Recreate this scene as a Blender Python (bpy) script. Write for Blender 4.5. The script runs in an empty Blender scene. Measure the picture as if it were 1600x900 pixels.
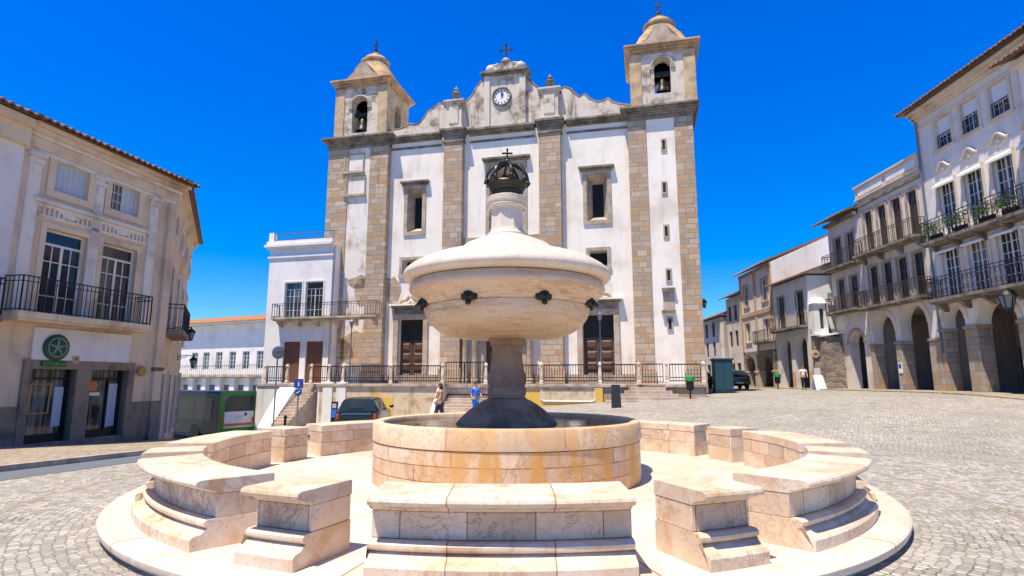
import bpy, bmesh, math, random
from mathutils import Vector, Matrix
R = math.radians
random.seed(7)
scn = bpy.context.scene
COL = scn.collection

# ------------------------------------------------------------------ camera
F_PX, HZ, EYE = 900.0, 594.6, 1.62
PITCH = math.atan((HZ - 450) / F_PX)
cam_d = bpy.data.cameras.new('camera')
cam_d.sensor_width = 36.0
cam_d.lens = F_PX / 1600 * 36
cam_d.clip_start = 0.05
cam_d.clip_end = 3000
cam = bpy.data.objects.new('camera', cam_d)
COL.objects.link(cam)
cam.location = (0, 0, EYE)
cam.rotation_euler = (R(90) + PITCH, 0, 0)
scn.camera = cam

# ------------------------------------------------------------------ light
SUN = Vector((-0.24, -0.27, 1.0)).normalized()
SUN_EL = math.asin(SUN.z)
SUN_AZ = math.atan2(SUN.x, SUN.y)          # clockwise from +Y
world = bpy.data.worlds.new('World')
scn.world = world
world.use_nodes = True
wn = world.node_tree
bg = wn.nodes['Background']
sky = wn.nodes.new('ShaderNodeTexSky')
sky.sky_type = 'NISHITA'
sky.sun_disc = False
sky.sun_elevation = SUN_EL
sky.sun_rotation = SUN_AZ
sky.air_density = 1.0
sky.dust_density = 0.15
sky.ozone_density = 3.0
hsv = wn.nodes.new('ShaderNodeHueSaturation')
hsv.inputs['Saturation'].default_value = 1.2
tint = wn.nodes.new('ShaderNodeMix')
tint.data_type = 'RGBA'; tint.blend_type = 'MULTIPLY'
tint.inputs[0].default_value = 1.0
wtc = wn.nodes.new('ShaderNodeTexCoord')
wsep = wn.nodes.new('ShaderNodeSeparateXYZ')
wn.links.new(wtc.outputs['Generated'], wsep.inputs[0])
wel = wn.nodes.new('ShaderNodeMapRange')
wel.inputs[1].default_value = 0.03; wel.inputs[2].default_value = 0.46
wn.links.new(wsep.outputs[2], wel.inputs[0])
wmx = wn.nodes.new('ShaderNodeMix'); wmx.data_type = 'RGBA'
wmx.inputs[6].default_value = (0.80, 1.12, 1.26, 1)      # pale air near the roofs
wmx.inputs[7].default_value = (0.34, 0.84, 1.95, 1)      # deep azure overhead
wn.links.new(wel.outputs[0], wmx.inputs[0])
wel2 = wn.nodes.new('ShaderNodeMapRange')
wel2.inputs[1].default_value = 0.58; wel2.inputs[2].default_value = 0.85
wn.links.new(wsep.outputs[2], wel2.inputs[0])
wmx2 = wn.nodes.new('ShaderNodeMix'); wmx2.data_type = 'RGBA'
wmx2.inputs[7].default_value = (0.44, 0.62, 0.92, 1)      # darker zenith
wn.links.new(wel2.outputs[0], wmx2.inputs[0])
wn.links.new(wmx.outputs[2], wmx2.inputs[6])
wn.links.new(wmx2.outputs[2], tint.inputs[7])
wn.links.new(sky.outputs[0], tint.inputs[6])
wn.links.new(tint.outputs[2], hsv.inputs['Color'])
wn.links.new(hsv.outputs[0], bg.inputs['Color'])
bg.inputs['Strength'].default_value = 0.085
sd = bpy.data.lights.new('sun', 'SUN')
sd.energy = 5.0
sd.angle = R(0.5)
sd.color = (1.0, 0.885, 0.71)
sun = bpy.data.objects.new('sun', sd)
COL.objects.link(sun)
sun.rotation_euler = (-SUN).to_track_quat('-Z', 'Y').to_euler()
scn.view_settings.view_transform = 'Standard'
scn.view_settings.look = 'None'
scn.view_settings.exposure = 0.54
scn.view_settings.gamma = 1.0
scn.view_settings.use_curve_mapping = False

# ------------------------------------------------------------------ photo rays
cp, sp = math.cos(PITCH), math.sin(PITCH)
def ray(u, v):
    x = (u - 800) / F_PX; y = (450 - v) / F_PX
    return Vector((x, cp - y * sp, sp + y * cp))
def at(u, v, Y):
    d = ray(u, v); t = Y / d.y
    return Vector((d.x * t, Y, EYE + d.z * t))
def sst(a, b, x):
    t = min(1, max(0, (x - a) / (b - a))); return t * t * (3 - 2 * t)
def gz(x, y):
    a = (1.05 if x > 0 else 1.25) * sst(8, 30, y)
    z = a * math.tanh(x / 12)
    z -= 0.95 * sst(11, 18, -x) * sst(24, 36, y)
    return z
def onground(u, v):
    d = ray(u, v); z = 0.0
    for _ in range(60):
        t = (z - EYE) / d.z if d.z < -1e-4 else 60
        t = min(t, 90)
        z = 0.6 * z + 0.4 * gz(d.x * t, d.y * t)
    return Vector((d.x * t, d.y * t, gz(d.x * t, d.y * t)))

# ------------------------------------------------------------------ materials
class NT:
    def __init__(s, name):
        s.m = bpy.data.materials.new(name); s.m.use_nodes = True
        s.t = s.m.node_tree; s.b = s.t.nodes['Principled BSDF']
    def n(s, typ, **kw):
        nd = s.t.nodes.new('ShaderNode' + typ)
        for k, v in kw.items():
            if hasattr(nd, k) and not k[0].isupper(): setattr(nd, k, v)
            else:
                key = k.replace('_', ' ')
                if hasattr(v, 'is_linked') or isinstance(v, bpy.types.NodeSocket): s.t.links.new(v, nd.inputs[key])
                else: nd.inputs[key].default_value = v
        return nd
    def l(s, a, b): s.t.links.new(a, b)
    def math(s, op, a, b=0.0):
        nd = s.t.nodes.new('ShaderNodeMath'); nd.operation = op
        for i, v in enumerate((a, b)):
            if isinstance(v, bpy.types.NodeSocket): s.l(v, nd.inputs[i])
            else: nd.inputs[i].default_value = v
        return nd.outputs[0]
    def mix(s, fac, a, b, blend='MIX'):
        nd = s.t.nodes.new('ShaderNodeMix'); nd.data_type = 'RGBA'; nd.blend_type = blend
        for i, v in ((0, fac), (6, a), (7, b)):
            if isinstance(v, bpy.types.NodeSocket): s.l(v, nd.inputs[i])
            elif i == 0: nd.inputs[0].default_value = v
            else: nd.inputs[i].default_value = (v[0], v[1], v[2], 1)
        return nd.outputs[2]
    def ramp(s, fac, lo, hi):
        nd = s.t.nodes.new('ShaderNodeMapRange'); nd.interpolation_type = 'SMOOTHSTEP'
        s.l(fac, nd.inputs[0]); nd.inputs[1].default_value = lo; nd.inputs[2].default_value = hi
        return nd.outputs[0]
    def coord(s, scale=(1, 1, 1), kind='Object'):
        tc = s.t.nodes.new('ShaderNodeTexCoord')
        mp = s.t.nodes.new('ShaderNodeMapping'); mp.inputs['Scale'].default_value = scale
        s.l(tc.outputs[kind], mp.inputs[0]); return mp.outputs[0]
    def noise(s, vec, scale, detail=6, rough=.6, dist=0):
        nd = s.t.nodes.new('ShaderNodeTexNoise')
        s.l(vec, nd.inputs['Vector']); nd.inputs['Scale'].default_value = scale
        nd.inputs['Detail'].default_value = detail; nd.inputs['Roughness'].default_value = rough
        nd.inputs['Distortion'].default_value = dist
        return nd.outputs[0]
    def sep(s, vec):
        nd = s.t.nodes.new('ShaderNodeSeparateXYZ'); s.l(vec, nd.inputs[0]); return nd.outputs
    def comb(s, x, y, z=0.0):
        nd = s.t.nodes.new('ShaderNodeCombineXYZ')
        for i, v in enumerate((x, y, z)):
            if isinstance(v, bpy.types.NodeSocket): s.l(v, nd.inputs[i])
            else: nd.inputs[i].default_value = v
        return nd.outputs[0]
    def brick(s, vec, w, h, mortar, c1, c2, cm, offset=.5, squash=1.0):
        nd = s.t.nodes.new('ShaderNodeTexBrick'); s.l(vec, nd.inputs['Vector'])
        nd.offset = offset; nd.squash = squash
        nd.inputs['Scale'].default_value = 1; nd.inputs['Brick Width'].default_value = w
        nd.inputs['Row Height'].default_value = h; nd.inputs['Mortar Size'].default_value = mortar
        nd.inputs['Mortar Smooth'].default_value = .2; nd.inputs['Bias'].default_value = 0
        for k, c in (('Color1', c1), ('Color2', c2), ('Mortar', cm)): nd.inputs[k].default_value = (*c, 1)
        return nd.outputs
    def bump(s, h, strength=.3, dist=.02, prev=None):
        nd = s.t.nodes.new('ShaderNodeBump'); nd.inputs['Strength'].default_value = strength
        nd.inputs['Distance'].default_value = dist; s.l(h, nd.inputs['Height'])
        if prev: s.l(prev, nd.inputs['Normal'])
        return nd.outputs[0]
    def out(s, col, rough=.8, normal=None, metal=0, spec=.3):
        if isinstance(col, bpy.types.NodeSocket): s.l(col, s.b.inputs['Base Color'])
        else: s.b.inputs['Base Color'].default_value = (*col, 1)
        if isinstance(rough, bpy.types.NodeSocket): s.l(rough, s.b.inputs['Roughness'])
        else: s.b.inputs['Roughness'].default_value = rough
        s.b.inputs['Metallic'].default_value = metal
        s.b.inputs['Specular IOR Level'].default_value = spec
        if normal: s.l(normal, s.b.inputs['Normal'])
        return s.m

def plaster(name, base, dirt, amount=.5, streak=.4, scale=.5, patch=None):
    t = NT(name); v = t.coord(); vs = t.coord((1.6, 1.6, .16))
    a = t.ramp(t.noise(v, scale, 8, .65), .46, .72)
    c = t.mix(t.math('MULTIPLY', a, amount), base, dirt)
    st = t.ramp(t.noise(vs, 1.3, 7, .7), .5, .8)
    c = t.mix(t.math('MULTIPLY', st, streak), c, tuple(x * .62 for x in dirt))
    sp_ = t.ramp(t.noise(v, 5.5, 6, .75), .6, .8)
    c = t.mix(t.math('MULTIPLY', sp_, .35 * amount), c, tuple(x * .8 for x in dirt))
    if patch:
        pf = t.ramp(t.noise(v, .23, 5, .65, .6), .6, .64)
        c = t.mix(pf, c, patch)
    nb = t.bump(t.noise(v, 14, 5, .7), .25, .02)
    return t.out(c, .88, nb, spec=.15)

def granite(name, c1, c2, cm, w=.95, h=.46, stain=(.12, .10, .08), lichen=(.55, .36, .16)):
    t = NT(name); v = t.coord(); x, y, z = t.sep(v)
    z1 = t.noise(t.comb(0.0, 0.0, z), .85, 2)
    zz = t.math('ADD', t.math('ADD', z, t.math('MULTIPLY', z1, .9)), t.math('MULTIPLY', t.noise(v, 2.5, 4), .07))
    row = t.math('FLOOR', t.math('DIVIDE', zz, h))
    wn_ = t.n('TexWhiteNoise', noise_dimensions='1D'); t.l(row, wn_.inputs['W'])
    xx = t.math('ADD', t.math('ADD', x, y), t.math('MULTIPLY', wn_.outputs['Value'], w * 3))
    xx = t.math('ADD', xx, t.math('MULTIPLY', t.noise(t.comb(xx, row), .9, 1), .8))
    b = t.brick(t.comb(xx, zz), w, h, .013, c1, c2, cm, offset=0.0)
    cell = t.n('TexWhiteNoise', noise_dimensions='2D'); t.l(t.comb(t.math('FLOOR', t.math('DIVIDE', xx, w)), row), cell.inputs['Vector'])
    c = t.mix(t.math('MULTIPLY', cell.outputs['Value'], .7), b[0], tuple(q * .55 for q in c2))
    c = t.mix(t.math('MULTIPLY', t.math('GREATER_THAN', t.math('FRACT', t.math('MULTIPLY', cell.outputs['Value'], 7.3)), .72), .5), c, (.52, .33, .17))
    g = t.noise(v, 9, 8, .7)
    c = t.mix(.55, c, t.mix(g, (.62, .52, .40), (.25, .19, .13)), 'OVERLAY')
    c = t.mix(t.math('MULTIPLY', t.ramp(t.noise(v, .9, 7, .7), .55, .75), .55), c, lichen)
    c = t.mix(t.math('MULTIPLY', t.ramp(t.noise(t.coord((1.2, 1.2, .25)), 1.1, 7, .7), .56, .8), .6), c, stain)
    hgt = t.math('SUBTRACT', t.math('MULTIPLY', g, .5), b[1])
    return t.out(c, .9, t.bump(hgt, .5, .03), spec=.15)

def stone(name, base, dark, warm, scale=1.0, fine=.4):
    t = NT(name); v = t.coord()
    a = t.noise(v, 1.4 * scale, 8, .7)
    c = t.mix(t.ramp(a, .38, .62), dark, base)
    c = t.mix(t.math('MULTIPLY', t.ramp(t.noise(v, 2.2 * scale, 6, .7), .54, .72), .6), c, warm)
    g = t.noise(v, 16 * scale, 6, .75)
    c = t.mix(fine, c, t.mix(g, (.3, .3, .3), (.7, .7, .7)), 'OVERLAY')
    return t.out(c, .88, t.bump(g, .35, .02), spec=.15)

def marble(name, base, pale, warm, vein, polar=None, bw=.55, courses=None, stain=0.0, grain=(1, 1, 1), veins=.55, tone=.80):
    """Estremoz-like marble: clouds, warm patches, thin veins; optional block joints."""
    t = NT(name); v = t.coord(); x, y, z = t.sep(v)
    oi = t.n('ObjectInfo')
    vr = t.n('VectorMath', operation='ADD'); t.l(t.coord(grain), vr.inputs[0])
    t.l(t.comb(t.math('MULTIPLY', oi.outputs['Random'], 37), t.math('MULTIPLY', oi.outputs['Random'], 11)), vr.inputs[1])
    vg = vr.outputs[0]
    c = t.mix(t.ramp(t.noise(vg, 1.3, 7, .62, .8), .36, .66), base, pale)
    c = t.mix(t.math('MULTIPLY', t.ramp(t.noise(vg, 1.9, 6, .6, 1.4), .5, .72), .75), c, warm)
    w = t.noise(vg, 1.5, 9, .62, 1.6)
    ve = t.math('SUBTRACT', 1.0, t.ramp(t.math('ABSOLUTE', t.math('SUBTRACT', w, .5)), .0, .045))
    ve2 = t.math('MULTIPLY', ve, t.ramp(t.noise(vg, .8, 3), .42, .62))
    c = t.mix(t.math('MULTIPLY', ve2, veins), c, vein)
    w2 = t.noise(vg, 4.2, 10, .6, 2.2)
    v3 = t.math('SUBTRACT', 1.0, t.ramp(t.math('ABSOLUTE', t.math('SUBTRACT', w2, .5)), .0, .022))
    c = t.mix(t.math('MULTIPLY', t.math('MULTIPLY', v3, t.ramp(t.noise(vg, 1.1, 4), .46, .60)), min(.9, veins * 1.3)), c, tuple(q * .8 for q in vein))
    hgt = t.noise(v, 22, 5, .7)
    c = t.mix(t.math('MULTIPLY', t.ramp(t.noise(v, 60, 3, .8), .56, .72), .28), c, tuple(q * .75 for q in vein))
    c = t.mix(t.math('MULTIPLY', t.ramp(hgt, .5, .75), .22), c, tuple(q * .5 for q in vein))
    if polar is not None:
        th = t.math('ARCTAN2', x, t.math('MULTIPLY', y, -1))
        bx = t.math('MULTIPLY', th, polar)
    else:
        bx = x
    if courses:
        off = t.math('ADD', z, courses[1])
        b = t.brick(t.comb(t.math('ADD', bx, .13), off), bw, courses[0], .007, (.84, .82, .80), (1.0, 1.0, 1.0), (.36, .25, .16), offset=.5)
    else:
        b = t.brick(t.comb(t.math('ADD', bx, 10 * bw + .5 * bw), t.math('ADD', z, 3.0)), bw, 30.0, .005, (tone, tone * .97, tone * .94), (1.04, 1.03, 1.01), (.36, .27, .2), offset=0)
    c = t.mix(1.0, c, b[0], 'MULTIPLY')
    grime = t.ramp(t.noise(t.coord((2.2, 2.2, .9)), 1.6, 8, .75), .55, .78)
    c = t.mix(t.math('MULTIPLY', grime, .42), c, (.30, .21, .14))
    if stain:
        sv = t.comb(t.math('MULTIPLY', bx, 2.6), t.math('MULTIPLY', z, .35))
        s1 = t.ramp(t.noise(sv, 1.5, 7, .65), .40, .60)
        where = t.ramp(bx, -1.9, .1)
        c = t.mix(t.math('MULTIPLY', t.math('MULTIPLY', s1, where), stain), c, (.62, .33, .08))
        s2 = t.ramp(t.noise(sv, 2.9, 6, .7), .6, .78)
        c = t.mix(t.math('MULTIPLY', t.math('MULTIPLY', s2, where), stain * .75), c, (.26, .13, .05))
    hh = t.math('SUBTRACT', t.math('MULTIPLY', hgt, .35), b[1])
    return t.out(c, .55, t.bump(hh, .3, .012), spec=.3)

def plain(name, col, rough=.6, metal=0, spec=.4, var=.25, scale=6, bumpy=.1):
    t = NT(name); v = t.coord()
    n = t.noise(v, scale, 6, .65)
    c = t.mix(n, tuple(x * (1 - var) for x in col), tuple(min(1, x * (1 + var)) for x in col))
    return t.out(c, rough, t.bump(t.noise(v, scale * 4, 4), bumpy, .01), metal, spec)

def rubble(name):
    t = NT(name); v = t.coord((1, 1, 1.35))
    vo = t.n('TexVoronoi', feature='F1'); t.l(t.n('VectorMath', operation='ADD').outputs[0], vo.inputs['Vector'])
    va = [n for n in t.t.nodes if n.type == 'VECT_MATH'][-1]; t.l(v, va.inputs[0])
    nn = t.n('TexNoise'); t.l(v, nn.inputs['Vector']); nn.inputs['Scale'].default_value = 2.5
    sc = t.n('VectorMath', operation='SCALE'); t.l(nn.outputs[1], sc.inputs[0]); sc.inputs['Scale'].default_value = .25; t.l(sc.outputs[0], va.inputs[1])
    vo.inputs['Scale'].default_value = 2.4
    ed = t.n('TexVoronoi', feature='DISTANCE_TO_EDGE'); t.l(va.outputs[0], ed.inputs['Vector']); ed.inputs['Scale'].default_value = 2.4
    r = t.sep(vo.outputs['Color'])[0]
    c = t.mix(r, (.16, .135, .11), (.34, .28, .215))
    c = t.mix(t.ramp(ed.outputs['Distance'], .06, .0), c, (.30, .27, .23))
    c = t.mix(t.math('MULTIPLY', t.ramp(t.noise(v, .7, 6, .7), .5, .7), .6), c, (.12, .105, .09))
    h = t.math('ADD', t.math('MULTIPLY', t.ramp(ed.outputs['Distance'], 0, .12), .6), t.math('MULTIPLY', t.noise(v, 9, 6, .7), .5))
    return t.out(c, .92, t.bump(h, .6, .05), spec=.1)
M = {}
M['church_white'] = plaster('church_plaster', (.88, .825, .73), (.56, .47, .36), .6, .55, .4)
M['gable_white'] = plaster('weathered_limewash', (.68, .60, .50), (.26, .205, .145), 1.4, 1.3, .8)
M['tower_white'] = plaster('tower_limewash', (.80, .75, .67), (.48, .36, .24), 1.1, .8, .8)
M['granite'] = granite('granite_ashlar', (.51, .42, .325), (.60, .55, .48), (.15, .12, .09), .70, .33)
M['granite_small'] = granite('granite_rubble', (.40, .36, .31), (.52, .48, .42), (.20, .17, .14), .6, .34, lichen=(.42, .33, .22))
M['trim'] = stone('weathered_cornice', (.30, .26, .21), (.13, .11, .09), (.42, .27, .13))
M['trim_light'] = stone('window_stone', (.52, .44, .35), (.36, .28, .20), (.50, .36, .22))
M['cap'] = stone('tower_cap_stone', (.58, .38, .21), (.30, .22, .15), (.60, .36, .14))
M['ochre_stone'] = stone('lichened_belfry_stone', (.62, .47, .30), (.42, .30, .18), (.62, .34, .10))
M['marble'] = marble('ring_marble', (.70, .54, .38), (.80, .70, .57), (.60, .36, .18), (.40, .25, .15), veins=.4, bw=.82, tone=.86)
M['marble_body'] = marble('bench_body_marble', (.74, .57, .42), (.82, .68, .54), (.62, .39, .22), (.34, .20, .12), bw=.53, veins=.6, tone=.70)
M['marble_bowl'] = marble('bowl_marble', (.80, .60, .40), (.84, .70, .52), (.68, .42, .20), (.44, .25, .12), polar=1.5, bw=5.0, grain=(.7, .7, 4.2), veins=.6)
M['marble_lid'] = marble('lid_marble', (.80, .70, .58), (.84, .78, .69), (.72, .52, .34), (.5, .36, .24), polar=1.5, bw=5.0, veins=.25)
M['marble_basin'] = marble('basin_marble', (.70, .50, .32), (.78, .63, .46), (.64, .39, .19), (.40, .23, .11), polar=2.09, bw=1.15, courses=(.195, .39), stain=.95)
M['platform'] = marble('platform_marble', (.74, .61, .49), (.80, .71, .61), (.70, .50, .35), (.50, .32, .19), polar=2.2, bw=1.1, veins=.3)
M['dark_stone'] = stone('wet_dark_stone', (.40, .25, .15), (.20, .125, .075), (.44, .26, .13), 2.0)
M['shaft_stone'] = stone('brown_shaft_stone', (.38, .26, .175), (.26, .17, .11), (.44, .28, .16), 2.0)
M['iron'] = plain('black_iron', (.02, .02, .022), .5, .3)
M['bronze'] = plain('dark_bronze', (.035, .036, .030), .42, .6, .5)
M['door_wood'] = plain('carved_brown_door', (.10, .055, .035), .6, var=.5, scale=9, bumpy=.6)
M['red_wood'] = plain('reddish_door_wood', (.16, .07, .035), .55, var=.4)
M['dark'] = plain('dark_opening', (.015, .014, .013), .7)
M['white_paint'] = plain('white_painted_wood', (.74, .74, .74), .5, var=.06)
M['lead_white'] = plain('greyed_white_paint', (.55, .56, .58), .5, var=.08)
M['brown_paint'] = plain('brown_painted_wood', (.09, .06, .045), .5)
M['green_paint'] = plain('dark_green_shutter', (.03, .07, .06), .5)
M['tile'] = plain('clay_roof_tile', (.40, .17, .075), .85, var=.55, scale=5)
M['tile_old'] = plain('old_brown_roof_tile', (.22, .12, .07), .9, var=.6, scale=5)
M['blind'] = plain('pale_blind', (.50, .54, .60), .6, var=.08)
def glass(name, col, rough=.06):
    t = NT(name); v = t.coord()
    n = t.noise(v, .9, 3)
    c = t.mix(n, tuple(x * .4 for x in col), tuple(x * 1.7 for x in col))
    oi = t.n('ObjectInfo')
    cur = t.math('MULTIPLY', t.math('GREATER_THAN', oi.outputs['Random'], .58), t.ramp(t.noise(t.coord((5, 5, .25)), 1.4, 3), .45, .6))
    if name != 'car_glass': c = t.mix(t.math('MULTIPLY', cur, .55), c, (.30, .29, .27))
    return t.out(c, rough, t.bump(t.noise(v, 1.3, 2), .04, .02), 0, .6)
M['glass'] = glass('window_glass', (.022, .026, .032))
M['glass_blue'] = glass('bluish_window_glass', (.05, .065, .085), .1)
M['car_glass'] = glass('car_glass', (.02, .03, .035), .04)
M['left_wall'] = plaster('beige_plaster', (.70, .535, .38), (.44, .32, .225), .9, .75, .5)
M['left_trim'] = plaster('pale_lilac_trim', (.76, .68, .60), (.46, .39, .33), .9, .65, .7)
M['left_corn'] = plaster('cream_cornice', (.74, .58, .41), (.44, .28, .16), 1.0, .5, .5)
M['left_base'] = plaster('grimy_stone_base', (.28, .215, .16), (.11, .085, .065), 1.0, .8, 1.2)
M['neighbour'] = plaster('lilac_white_plaster', (.74, .69, .67), (.52, .45, .42), .6, .5, .4)
M['a_wall'] = plaster('grand_house_plaster', (.78, .73, .69), (.52, .46, .41), .7, .5, .4)
M['a_trim'] = plaster('grand_house_trim', (.74, .62, .50), (.48, .38, .29), .7, .4, .8)
M['b_wall'] = plaster('parapet_house_plaster', (.72, .65, .59), (.42, .36, .30), .9, .7, .4)
M['ochre'] = plaster('ochre_band_plaster', (.58, .40, .22), (.42, .28, .16), .7, .5, .8)
M['arcade_shaded'] = plaster('arcade_shade_plaster', (.34, .30, .26), (.20, .17, .14), .8, .6, .6)  # wall plaster darkened: the shade inside the arcades is put into its colour
M['white_wall'] = plaster('whitewashed_plaster', (.82, .80, .77), (.58, .51, .43), .6, .5, .5)
M['rubble'] = rubble('rubble_wall')
M['terrace_wall'] = plaster('stained_ochre_wall', (.68, .56, .40), (.46, .28, .12), 1.4, 1.1, 1.3, patch=(.70, .44, .10))
M['yellow'] = plaster('yellow_plaster', (.74, .47, .10), (.60, .40, .18), .7, .3, 1.2)
M['step_stone'] = stone('step_granite', (.55, .46, .37), (.38, .30, .23), (.52, .36, .24))
M['post_stone'] = stone('pale_post_stone', (.70, .62, .52), (.50, .42, .33), (.58, .44, .30))
M['coping'] = stone('coping_stone', (.56, .48, .39), (.30, .24, .19), (.44, .27, .15))
M['blue_metal'] = plain('blue_grey_metal', (.10, .14, .22), .5, .3)
M['grey_metal'] = plain('grey_metal', (.20, .22, .25), .45, .5)
M['sign_blue'] = plain('sign_blue', (.01, .08, .42), .4, var=.05)
M['sign_red'] = plain('sign_red', (.45, .02, .02), .4, var=.05)
M['white_plastic'] = plain('white_sheet', (.82, .82, .82), .4, var=.04)
M['bin_green'] = plain('bin_green', (.03, .25, .05), .4, var=.1)
M['bin_black'] = plain('bin_black', (.012, .016, .018), .5)
M['teal'] = plain('dark_teal_paint', (.02, .065, .085), .4, var=.12)
M['tyre'] = plain('tyre_rubber', (.015, .015, .015), .8)
M['rim'] = plain('wheel_rim', (.30, .31, .32), .35, .7)
M['car_dark'] = plain('dark_green_car_paint', (.008, .022, .028), .18, 0, .6, var=.1, bumpy=0)
M['car_black'] = plain('black_car_paint', (.010, .013, .017), .18, 0, .6, var=.1, bumpy=0)
M['tail'] = plain('tail_lamp_lens', (.50, .06, .01), .2, var=.1)
M['plate'] = plain('number_plate', (.62, .64, .70), .4, var=.05)
M['skin'] = plain('skin', (.50, .29, .20), .55, var=.1)
M['hair'] = plain('dark_hair', (.022, .014, .010), .6)
M['tan_cloth'] = plain('tan_cloth', (.44, .25, .13), .85)
M['denim'] = plain('dark_trousers', (.05, .055, .07), .85)
M['blue_cloth'] = plain('bright_blue_cloth', (.03, .19, .72), .8)
M['white_cloth'] = plain('white_cloth', (.72, .69, .66), .85)
M['black_cloth'] = plain('black_cloth', (.012, .012, .014), .85)
M['leaf'] = plain('balcony_leaf', (.045, .095, .028), .6, var=.5, scale=12)
M['bus_green'] = plain('bus_green_paint', (.02, .26, .035), .3, var=.08)
M['bus_grey'] = plain('bus_grey_paint', (.022, .026, .025), .35, var=.2)
M['orange'] = plain('orange_band', (.62, .20, .035), .5, var=.1)
M['brass'] = plain('brass_plaque', (.42, .24, .07), .4, .4)
M['green_dark'] = plain('dark_green_emblem', (.010, .055, .035), .35, var=.1)
M['green_mid'] = plain('pale_green_emblem', (.16, .30, .22), .4, var=.1)
M['green_bright'] = plain('bright_green_lettering', (.05, .55, .05), .4, var=.1)
M['lamp_glass'] = plain('lamp_glass', (.20, .24, .25), .15, 0, .5, var=.1)

# cobbles: polar rows round the fountain, straight rows farther out
RC = Vector((-.081, 9.443))
def cobble(name, tint=(1, 1, 1)):
    t = NT(name); tc = t.n('NewGeometry'); P = tc.outputs['Position']
    x, y, z = t.sep(P)
    dx = t.math('SUBTRACT', x, RC.x); dy = t.math('SUBTRACT', y, RC.y)
    r = t.math('SQRT', t.math('ADD', t.math('MULTIPLY', dx, dx), t.math('MULTIPLY', dy, dy)))
    th = t.math('ARCTAN2', dy, dx)
    nz = t.noise(P, 2.3, 4)
    wob = t.math('MULTIPLY', t.math('SUBTRACT', nz, .5), .07)
    pol = t.comb(t.math('MULTIPLY', th, 7.0), t.math('ADD', r, wob))
    rot = t.n('VectorRotate'); t.l(P, rot.inputs['Vector']); rot.inputs['Angle'].default_value = R(32)
    rx, ry, _ = t.sep(rot.outputs[0])
    wob2 = t.math('MULTIPLY', t.math('SUBTRACT', t.noise(P, .45, 3), .5), .5)
    lin = t.comb(t.math('ADD', rx, wob2), t.math('ADD', ry, wob2))
    sel = t.ramp(r, 8.6, 8.9)
    def setts(vec):
        sc = t.n('VectorMath', operation='MULTIPLY'); t.l(vec, sc.inputs[0]); sc.inputs[1].default_value = (9.4, 11.0, 1)
        vo = t.n('TexVoronoi', voronoi_dimensions='2D', feature='F1'); vo.inputs['Randomness'].default_value = .5; vo.inputs['Scale'].default_value = 1
        ed = t.n('TexVoronoi', voronoi_dimensions='2D', feature='DISTANCE_TO_EDGE'); ed.inputs['Randomness'].default_value = .5; ed.inputs['Scale'].default_value = 1
        t.l(sc.outputs[0], vo.inputs['Vector']); t.l(sc.outputs[0], ed.inputs['Vector'])
        return t.sep(vo.outputs['Color'])[0], ed.outputs['Distance']
    r1, e1 = setts(pol); r2, e2 = setts(lin)
    def fmix(a, b):
        mf = t.n('Mix'); t.l(sel, mf.inputs[0]); t.l(a, mf.inputs[2]); t.l(b, mf.inputs[3]); return mf.outputs[0]
    rnd = fmix(r1, r2); edge = fmix(e1, e2)
    mort = t.math('SUBTRACT', 1.0, t.ramp(edge, .02, .13))
    c = t.mix(rnd, (.27, .25, .22), (.49, .46, .405))
    c = t.mix(t.math('MULTIPLY', mort, .6), c, (.20, .175, .14))
    g = t.noise(P, 28, 5, .7)
    c = t.mix(.5, c, t.mix(g, (.25, .25, .25), (.75, .75, .75)), 'OVERLAY')
    c = t.mix(t.math('MULTIPLY', t.ramp(t.noise(P, .35, 6, .65), .42, .66), .55), c, (.25, .23, .205))
    c = t.mix(t.math('MULTIPLY', t.ramp(t.noise(P, 1.3, 6, .7), .54, .72), .55), c, (.16, .145, .13))
    moss = t.math('MULTIPLY', t.ramp(t.noise(P, .9, 5, .7), .54, .64), mort)
    c = t.mix(moss, c, (.10, .13, .03))
    ring = t.math('MULTIPLY', t.ramp(t.math('ABSOLUTE', t.math('SUBTRACT', r, 6.55)), .05, .09), 1.0)
    c = t.mix(t.math('MULTIPLY', t.math('SUBTRACT', 1.0, ring), .4), c, (.25, .19, .13))
    c = t.mix(1.0, c, tint, 'MULTIPLY')
    h = t.math('ADD', t.math('SUBTRACT', 1.0, mort), t.math('MULTIPLY', t.noise(P, 9, 4), .9))
    return t.out(c, .85, t.bump(h, .6, .02), spec=.2)
M['cobble'] = cobble('plaza_cobble')
M['pave'] = cobble('pavement_cobble', (1.0, .90, .78))
def asphalt():
    t = NT('gutter_asphalt'); tc = t.n('NewGeometry'); P = tc.outputs['Position']
    g = t.noise(P, 40, 5, .7); a = t.noise(P, .8, 6)
    c = t.mix(a, (.10, .115, .14), (.17, .185, .21)); c = t.mix(.4, c, t.mix(g, (.3, .3, .3), (.7, .7, .7)), 'OVERLAY')
    return t.out(c, .8, t.bump(g, .3, .01))
M['asphalt'] = asphalt()
def waterm():
    t = NT('dark_basin_water'); v = t.coord()
    n1 = t.noise(v, 3.5, 4, .6, .6)
    return t.out((.035, .03, .022), .04, t.bump(n1, .22, .05), 0, .8)
M['water'] = waterm()

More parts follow.
